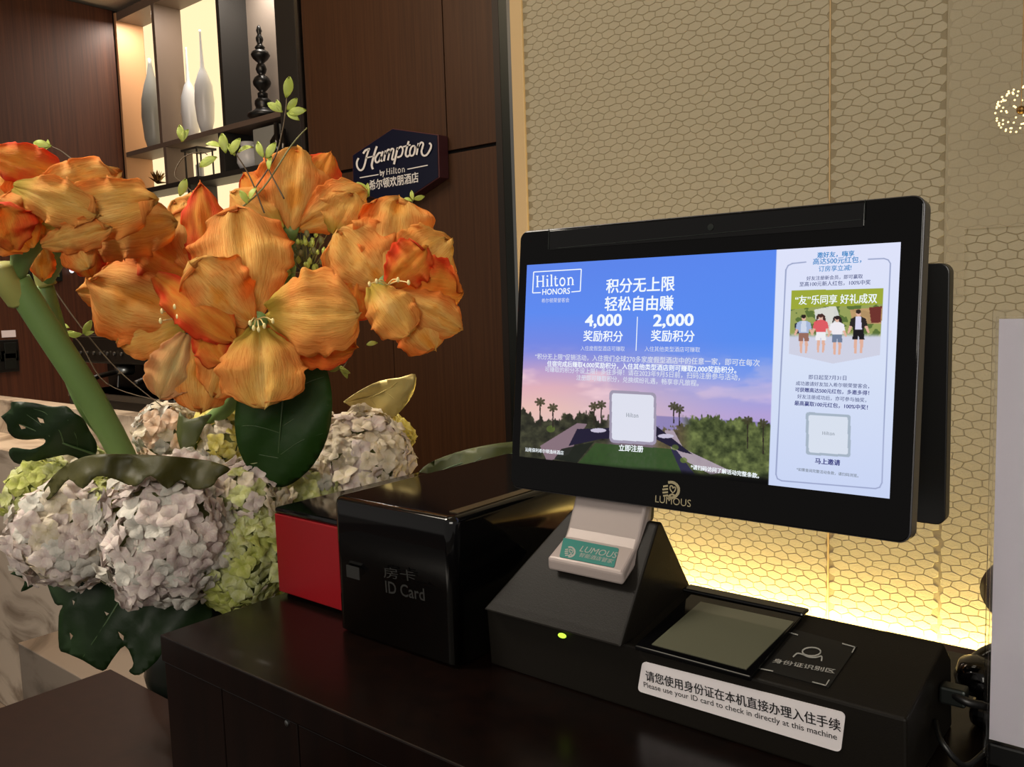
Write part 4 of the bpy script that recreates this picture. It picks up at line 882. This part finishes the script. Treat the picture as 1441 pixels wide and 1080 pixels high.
# --- amaryllis at the top left, closest to the viewer
am4 = thing('amaryllis', 'large orange amaryllis cluster cut by the left edge on a thick green stalk', 'flower', D(185,645,1.14), 'orange amaryllis flowers')
mk('stalk', tube(bmesh.new(), [D(22,395,1.02), D(70,470,1.05), D(125,555,1.09), D(172,640,1.14), D(200,700,1.2), MOUTH], .0165, .0165, 16), M['stem'], am4, smooth=True)
b5 = throat(am4, (40,330), .99, (22,398), 1.02, .022, 'stem')
mk('spathe', tube(bmesh.new(), [D(5,372,1.0), D(10,395,1.01), D(30,418,1.03)], .012, .019, 12), pbr('bract', col(150,150,80), .6, var=.15, vscale=40), am4, smooth=True)
petal(b5, (50,340), .99, (-10,225), .985, 120, 'pet', .10, .15, .08, .42, 41)
petal(b5, (64,330), .985, (60,222), .98, 90, 'pet', .12, .15, .10, .42, 42)
petal(b5, (-34,214), .955, (88,246), .965, 54, 'petd', .12, .2, .08, .5, 40)
petal(b5, (30,290), .975, (164,244), .965, 66, 'pet', .12, .15, .14, .42, 43)
petal(b5, (60,312), .97, (212,282), .962, 78, 'pett', .10, .12, .14, .42, 44)
petal(b5, (18,262), .955, (132,300), .945, 62, 'pett', .16, .2, .12, .42, 45)
petal(b5, (58,345), .965, (150,322), .95, 44, 'pet', .12, .2, .12, .45, 46)
petal(b5, (44,350), .97, (-20,290), .93, 104, 'pet', .16, .2, .08, .45, 47)
petal(b5, (20,352), .955, (0,290), .925, 70, 'petd', .2, .2, .10, .45, 51)
petal(b5, (92,335), .975, (122,374), .96, 44, 'pet', .1, .2, .08, .55, 52)
am5 = thing('amaryllis', 'orange amaryllis with long sideways petals on the thinner stalk at left', 'flower', D(120,560,1.16), 'orange amaryllis flowers')
mk('stalk', tube(bmesh.new(), [D(62,402,1.12), D(85,480,1.13), D(120,570,1.16), D(170,640,1.2), MOUTH+Vector((-.02,0,0))], .0115, .012, 14), M['stem'], am5, smooth=True)
b6 = throat(am5, (95,330), 1.08, (62,405), 1.12, .02, 'stem')
mk('spathe', tube(bmesh.new(), [D(48,335,1.10), D(54,370,1.11), D(66,402,1.12)], .006, .013, 12), bpy.data.materials['bract'], am5, smooth=True)
petal(b6, (95,325), 1.08, (240,312), 1.06, 84, 'pett', .10, .12, .10, .4, 53)
petal(b6, (100,330), 1.085, (180,342), 1.08, 56, 'pet', .1, .2, .06, .4, 54)
petal(b6, (110,330), 1.08, (128,388), 1.08, 46, 'petd', .1, .2, .08, .5, 55)
petal(b6, (95,322), 1.09, (165,248), 1.08, 80, 'pet', .1, .2, .06, .45, 56)
petal(b6, (60,340), 1.07, (60,396), 1.07, 30, 'pet', .1, .2, .06, .7, 57)

# --- hydrangeas
def floret_mesh(seed, m):
    rr = random.Random(seed); bm = bmesh.new(); uvs = {}; k = 0
    for q in range(4):
        a0 = q*PI/2+rr.uniform(-.15, .15); sz = rr.uniform(.9, 1.1)*.0185; tilt = rr.uniform(.05, .45)
        ax = Vector((math.cos(a0)*math.cos(tilt), math.sin(a0)*math.cos(tilt), math.sin(tilt))); sd_ = Vector((-math.sin(a0), math.cos(a0), 0)); n = ax.cross(sd_)
        rows = []
        for i in range(6):
            s = i/5; hw = sz*.56*math.sin(PI*(.12+.80*s))**.75 if i < 5 else sz*.26; row_ = []
            for j in range(5):
                t = -1+j/2; p = ax*(sz*s*(1-.16*t*t*(s > .7)))+sd_*(hw*t)+n*(sz*(.18*math.sin(PI*s)-.14*s*s+.10*t*t*(1 if q % 2 else -1)))+Vector((0,0,.0012*(q % 2)))
                v = bm.verts.new(p); uvs[k] = (t*.5+.5, s); k += 1; row_.append(v)
            rows.append(row_)
        for r0, r1 in zip(rows, rows[1:]):
            for j in range(4): bm.faces.new((r0[j], r1[j], r1[j+1], r0[j+1]))
    bm.verts.index_update(); uvmesh(bm, uvs); me = bpy.data.meshes.new('floret'); bm.to_mesh(me); bm.free(); me.materials.append(m)
    me.polygons.foreach_set('use_smooth', [True]*len(me.polygons)); return me
FM = {}
def hydrangea(px, py, d, r, keys, label, sy=1.0, n=None, sd=1):
    c = D(px, py, d); R = r/FPX*d
    t = thing('hydrangea', label, 'flower', c, 'hydrangea heads')
    bm = bmesh.new(); bmesh.ops.create_icosphere(bm, subdivisions=3, radius=R*.74, matrix=Matrix.Translation(c) @ Matrix.Diagonal((1,1,sy,1))); mk('flower_core', bm, M['core'], t, smooth=True)
    mk('stalk', tube(bmesh.new(), [c, c.lerp(MOUTH, .5)+Vector((0,0,.02)), MOUTH+Vector((random.uniform(-.03,.03), random.uniform(-.03,.03), 0))], .004, .004, 6), M['stem'], t)
    n = n or int(4*PI*R*R*(.55+.45*sy)/.00042); n = min(n, 300); rr = random.Random(sd)
    for i in range(n):
        z_ = 1-2*(i+.5)/n; a = i*2.399963+sd; s_ = math.sqrt(1-z_*z_); v = Vector((s_*math.cos(a), s_*math.sin(a), z_*1.0))
        if v.dot(c.normalized()) > .55: continue                    # the side turned into the bouquet
        key = rr.choice(keys); kk = (key, rr.randrange(3))
        if kk not in FM: FM[kk] = floret_mesh(hash(kk[1])+len(FM), M['f_'+key])
        o = bpy.data.objects.new('floret', FM[kk]); C.objects.link(o); o.parent = t
        pos = Vector((v.x*R, v.y*R, v.z*R*sy))*rr.uniform(.82, 1.04)
        nn = (v+Vector((rr.uniform(-.5,.5), rr.uniform(-.5,.5), rr.uniform(-.5,.5)))).normalized()
        o.rotation_mode = 'QUATERNION'; o.rotation_quaternion = nn.to_track_quat('Z', 'Y') @ Matrix.Rotation(rr.uniform(0, 6.28), 3, 'Z').to_quaternion()
        s2 = rr.uniform(.82, 1.1)*(R/.085)**.3; o.location = pos; o.scale = (s2, s2, s2)
    return t
hydrangea(98, 750, 1.12, 74, ['lilac','lilac','cream','pale'], 'white-lilac hydrangea head at the far left of the bouquet', 1.0, sd=1)
hydrangea(66, 702, 1.16, 54, ['lime','green'], 'lime green hydrangea behind the far left lilac head', 1.0, sd=2)
hydrangea(166, 742, 1.14, 56, ['lime','green'], 'lime hydrangea squeezed between the two lilac heads', 1.3, sd=3)
hydrangea(236, 752, 1.10, 90, ['lilac','pale','lilac'], 'large lilac-white hydrangea head in the middle front', 1.1, sd=4)
hydrangea(338, 780, 1.15, 72, ['green','green','lime'], 'pale green hydrangea touching the counter end and red box', 1.12, sd=5)
hydrangea(345, 706, 1.16, 56, ['cream','green','lilac'], 'cream hydrangea above the pale green one by the red box', 1.0, sd=6)
hydrangea(420, 690, 1.27, 52, ['green','cream','pale'], 'green-white hydrangea behind the dark broad leaf', .8, sd=7)
hydrangea(504, 652, 1.34, 74, ['cream','lilac','cream'], 'white hydrangea at the right above the black dispenser', .95, sd=8)
hydrangea(532, 618, 1.40, 46, ['yellow'], 'bright yellow hydrangea rim behind the right white head', .8, sd=9)
hydrangea(308, 615, 1.26, 40, ['yellow','yellow','cream'], 'yellow hydrangea left of the dark broad leaf', 1.1, sd=10)
hydrangea(235, 612, 1.28, 42, ['peach','cream','pale'], 'peach-cream hydrangea right of the thick green stalk', 1.0, sd=11)
hydrangea(282, 580, 1.34, 28, ['peach','cream'], 'small peach hydrangea just under the central bloom', .9, sd=12)
hydrangea(268, 674, 1.17, 44, ['pale','pale','lilac'], 'pale bluish hydrangea under the curled leaf', .8, sd=13)
hydrangea(112, 655, 1.20, 38, ['yellow','cream','green'], 'small yellow-white hydrangea beside the cut-leaf at left', .7, sd=14)

# --- leaves
def leaf(name, label, pix, d0, m, holes=(), dx=0, dy=0, bend=.0, cx=None, cy=None, rib=None, cat='leaf', wav=.004, group=None, step=9, veins=()):
    xs = [p[0] for p in pix]; ys = [p[1] for p in pix]; cx = sum(xs)/len(xs); cy = sum(ys)/len(ys); R_ = max(max(xs)-min(xs), max(ys)-min(ys))/2
    P2 = cr([(x, y, 0) for x, y in pix]+[(pix[0][0], pix[0][1], 0)], 3)[:-1]; outl = [(p.x, p.y) for p in P2]
    def f(x, y, o_=0):
        u = (x-cx)/R_; v = (y-cy)/R_
        return D(x, y, d0+dx*u+dy*v+bend*(u*u+v*v)+wav*math.sin(x*.07+y*.05)+wav*.7*noise.noise(Vector((x*.05, y*.05, 2)))-o_)
    def pin(poly, x, y):
        r = False
        for i in range(len(poly)):
            (x0, y0), (x1, y1) = poly[i-1], poly[i]
            if (y0 > y) != (y1 > y) and x < (x1-x0)*(y-y0)/(y1-y0)+x0: r = not r
        return r
    V = [Vector(p) for p in outl]; E = [(i, (i+1) % len(outl)) for i in range(len(outl))]
    for h in holes:
        n0 = len(V); V += [Vector(p) for p in h]; E += [(n0+i, n0+(i+1) % len(h)) for i in range(len(h))]
    x = min(xs)
    while x < max(xs):
        y = min(ys)
        while y < max(ys):
            if pin(outl, x, y) and not any(pin(h, x, y) for h in holes): V.append(Vector((x+random.uniform(-1,1), y+random.uniform(-1,1))))
            y += step
        x += step
    r = delaunay_2d_cdt(V, E, [], 0, 1e-4); bm = bmesh.new(); vv = [bm.verts.new(f(p.x, p.y)) for p in r[0]]
    for t_ in r[2]:
        mx = sum(r[0][i].x for i in t_)/3; my = sum(r[0][i].y for i in t_)/3
        if pin(outl, mx, my) and not any(pin(h, mx, my) for h in holes): bm.faces.new([vv[i] for i in t_])
    for v in [v for v in bm.verts if not v.link_faces]: bm.verts.remove(v)
    t = thing(name, label, cat, f(cx, cy), group)
    o = mk('blade', bm, M[m], t, smooth=True); so = o.modifiers.new('thick', 'SOLIDIFY'); so.thickness = .0008
    if rib:
        mk('midrib', tube(bmesh.new(), [f(x, y, .0006) for x, y in rib], .0018, .0006, 6), M['vein'] if m != 'leafg' else M['leafg'], o, smooth=True)
    for vn in veins: mk('side_vein', tube(bmesh.new(), [f(x, y, .0004) for x, y in vn], .0009, .0003, 5), M['vein'] if m != 'leafg' else M['leafg'], o, smooth=True)
    return t
g8 = lambda L_: [(x/2.571, 560+y/2.571) for x, y in L_]
g7 = lambda L_: [(380+x/2.076, 180+y/2.076) for x, y in L_]
leaf('broad_leaf', 'broad dark green oval leaf hanging under the orange blooms', [(392,455),(430,470),(452,500),(465,540),(467,580),(459,620),(440,655),(412,680),(388,685),(358,670),(338,638),(331,600),(334,562),(350,520)], 1.13, 'leafd', dx=.02, bend=.03,
     rib=[(405,470),(398,560),(388,682)], veins=[[(400,560),(430,540),(458,530)],[(398,600),(430,580),(462,570)],[(395,640),(425,620),(455,610)],[(398,570),(365,560),(340,565)],[(395,610),(360,600),(336,600)],[(392,645),(365,640),(342,635)],[(402,525),(425,505),(445,500)]])
leaf('monstera_leaf', 'dark cut monstera leaf at the left above the lilac hydrangea', g8([(5,68),(40,40),(45,15),(120,18),(190,32),(240,30),(270,55),(300,75),(325,120),(350,165),(345,205),(300,225),(245,205),(160,222),(70,240),(35,208),(45,180),(110,187),(158,168),(160,148),(100,152),(55,145),(30,120),(25,95)]), 1.12, 'leafm',
     holes=[g8([(68,96),(88,98),(95,110),(78,114)]), g8([(135,70),(158,78),(162,92),(145,90)])], dy=.03, bend=.02, rib=g8([(345,205),(230,165),(130,120),(70,95)]), veins=[g8([(230,165),(215,120),(170,60),(120,40)]), g8([(180,140),(150,100),(95,60)]), g8([(280,185),(275,140),(245,80)])])
leaf('monstera_leaf', 'large dark monstera leaf hanging below the hydrangeas by the counter end', g8([(165,655),(250,580),(340,600),(450,700),(600,720),(720,700),(770,790),(700,880),(610,890),(570,950),(505,1003),(468,990),(484,962),(452,898),(405,950),(372,988),(300,950),(243,925),(215,905),(213,790),(228,752),(200,745)]), 1.15, 'leafm',
     holes=[g8([(262,732),(272,738),(266,752)]), g8([(378,774),(396,782),(386,790)]), g8([(252,848),(266,862),(256,878)]), g8([(428,846),(448,862),(446,880),(434,866)])], dy=-.02, bend=.02, rib=g8([(460,690),(380,820),(300,940)]))
leaf('curled_leaf', 'olive brown curled leaf lying across the hydrangea tops', g8([(158,330),(215,262),(310,213),(420,203),(540,208),(650,214),(740,226),(790,238),(832,258),(790,290),(765,322),(700,332),(655,296),(605,330),(545,282),(490,322),(420,296),(352,284),(300,330),(250,296),(205,345),(172,372)]), 1.035, 'leafb', dy=-.03, bend=.03, wav=.008, step=6)
leaf('gold_leaf', 'metallic gold leaf above the right white hydrangea', g7([(214,800),(262,768),(320,740),(380,730),(424,720),(422,765),(395,812),(352,852),(305,850),(268,835)]), 1.36, 'leafg', dy=.02, wav=.006, rib=g7([(216,802),(300,785),(422,722)]), veins=[g7([(270,790),(300,760),(330,745)]), g7([(310,782),(350,760),(380,735)]), g7([(290,788),(310,815),(340,840)]), g7([(335,770),(360,790),(385,812)])])
leaf('small_leaf', 'small dark green pointed leaf between peach and yellow hydrangeas', g8([(650,48),(684,78),(765,58),(742,98),(700,180),(660,195),(640,130)]), 1.20, 'leafo')
leaf('small_leaf', 'tiny dark leaf tip poking out under the far left hydrangea', g8([(38,638),(92,612),(132,668),(76,702),(90,660)]), 1.16, 'leafm')
leaf('small_leaf', 'small dark leaf beside the thick stalk above the peach hydrangea', g8([(418,76),(440,95),(455,130),(425,120),(410,100)]), 1.22, 'leafo')
leaf('striped_leaf', 'long olive leaf with pale ribs lying behind the black dispenser', [(575,690),(590,664),(612,648),(660,632),(720,622),(770,624),(770,645),(720,652),(660,668),(610,690)], 1.46, 'leafo', rib=[(580,684),(650,652),(765,632)], veins=[[(600,672),(612,660),(618,648)],[(630,662),(645,650),(652,636)],[(665,652),(680,642),(688,628)],[(700,645),(712,636),(720,624)]])

# --- twigs with leaflets
def leaflet(parent, x, y, d, ang, L_, sd=0):
    A = D(x, y, d); dirv = (RT*math.cos(ang)+UP*math.sin(ang)).normalized(); rr = random.Random(sd); n = (-FW+RT*rr.uniform(-.6,.6)+UP*rr.uniform(-.6,.6)).normalized(); n = (n-dirv*n.dot(dirv)).normalized(); s = dirv.cross(n)
    L = L_/FPX*d; bm = bmesh.new(); rows = []
    for i in range(7):
        t = i/6; w_ = L*.23*math.sin(PI*min(1, t*.93+.04))**.8
        rows.append([bm.verts.new(A+dirv*L*t+s*w_*q+n*(L*(.12*math.sin(PI*t)+.12*abs(q)))) for q in (-1,0,1)])
    for r0, r1 in zip(rows, rows[1:]):
        for j in range(2): bm.faces.new((r0[j], r1[j], r1[j+1], r0[j+1]))
    o = mk('leaflet', bm, M['leaflet'], parent, smooth=True); so = o.modifiers.new('thick', 'SOLIDIFY'); so.thickness = .0004
def twig(label, pts, d, lets, m='twig', r=.0011, dend=None):
    t = thing('leafy_twig', label, 'twig', D(*pts[0], d), 'thin leafy twigs in the bouquet')
    mk('stem', tube(bmesh.new(), [D(x, y, d+(i*.002)) for i, (x, y) in enumerate(pts)], r, r*.6, 6), M[m], t, smooth=True)
    for k, (x, y, a, L_) in enumerate(lets): leaflet(t, x, y, d, math.radians(a), L_, k+int(x))
twig('twig with yellow-green leaves rising in front of the black finial', [(345,285),(385,225),(396,190),(402,155),(404,125)], 1.17, [(402,138,80,30),(398,158,150,24),(406,160,10,26),(404,155,50,22),(404,160,-30,20),(396,158,110,18)])
twig('twig with fresh leaves left of the finial over the shelf boards', [(372,300),(352,250),(330,215),(312,206)], 1.16, [(318,216,100,28),(312,208,170,22),(326,218,60,26),(336,216,20,22),(330,220,120,20)])
twig('bare curved twig with one leaf crossing the lower shelf cells', [(300,300),(262,262),(246,246),(258,222),(282,214),(292,218)], 1.15, [(258,200,100,24),(256,200,60,20),(282,236,30,28),(262,252,250,26)])
twig('upright twig beside the tall petal with a leaf pair', [(400,280),(378,238),(372,215)], 1.15, [(372,222,110,24),(376,224,60,26),(380,240,80,20)])
twig('short twig with a single leaf above the left orange cluster', [(110,232),(88,214),(72,206)], 1.04, [(72,206,170,24),(72,208,110,12),(74,206,215,18)])
twig('long thin bare twig crossing below the left stalks', [(70,398),(110,455),(165,520),(228,572)], 1.22, [(118,470,60,22),(116,470,180,20),(120,472,20,14)])
twig('second thin bare twig reaching toward the coffee machine', [(60,440),(110,480),(150,540),(230,566)], 1.24, [(98,462,160,14),(104,466,200,14),(110,474,140,12)])
twig('twig tip with narrow leaves against the lower sign edge', [(470,330),(500,290),(518,276)], 1.24, [(518,278,130,26),(520,276,95,18),(516,280,160,22)])
twig('twig tip peeping over the right bloom under the sign', [(560,330),(576,295),(582,280)], 1.24, [(582,282,100,14),(582,280,15,16),(580,284,160,12)])
twig('curling tendril with leaves beside the dark broad leaf', [(455,512),(478,520),(488,508),(482,495)], 1.2, [(478,516,-60,20),(480,516,200,18),(516,486,10,16),(478,520,-20,16)])
twig('spray of green needles behind the top bloom', [(330,300),(370,265),(410,205),(432,180)], 1.16, [(348,288,120,22),(352,282,60,20)], 'stemd', .0014)
bc = thing('bud_cluster', 'green cluster of tiny buds between the top and right blooms', 'buds', D(432,350,1.22))
for k in range(46):
    rr = random.Random(k+11); x = 432+rr.gauss(0,16); y = 345+rr.gauss(0,24); d = 1.215+rr.uniform(-.015,.02); A = D(432+rr.uniform(-6,6), 385, 1.24); B = D(x, y, d)
    mk('twiglet', tube(bmesh.new(), [A, (A+B)/2+RT*rr.uniform(-.006,.006), B], .0009, .0006, 5, 3), M['stemd'], bc)
    bm = bmesh.new(); bmesh.ops.create_icosphere(bm, subdivisions=1, radius=rr.uniform(.0025,.0045), matrix=Matrix.Translation(B) @ Matrix.Diagonal((1,1,1.6,1))); mk('bud', bm, M['leaflet'] if k % 3 else M['stemd'], bc, smooth=True)
mk('stalk', tube(bmesh.new(), [D(432,385,1.24), D(400,500,1.28), MOUTH], .003, .003, 6), M['stem'], bc)
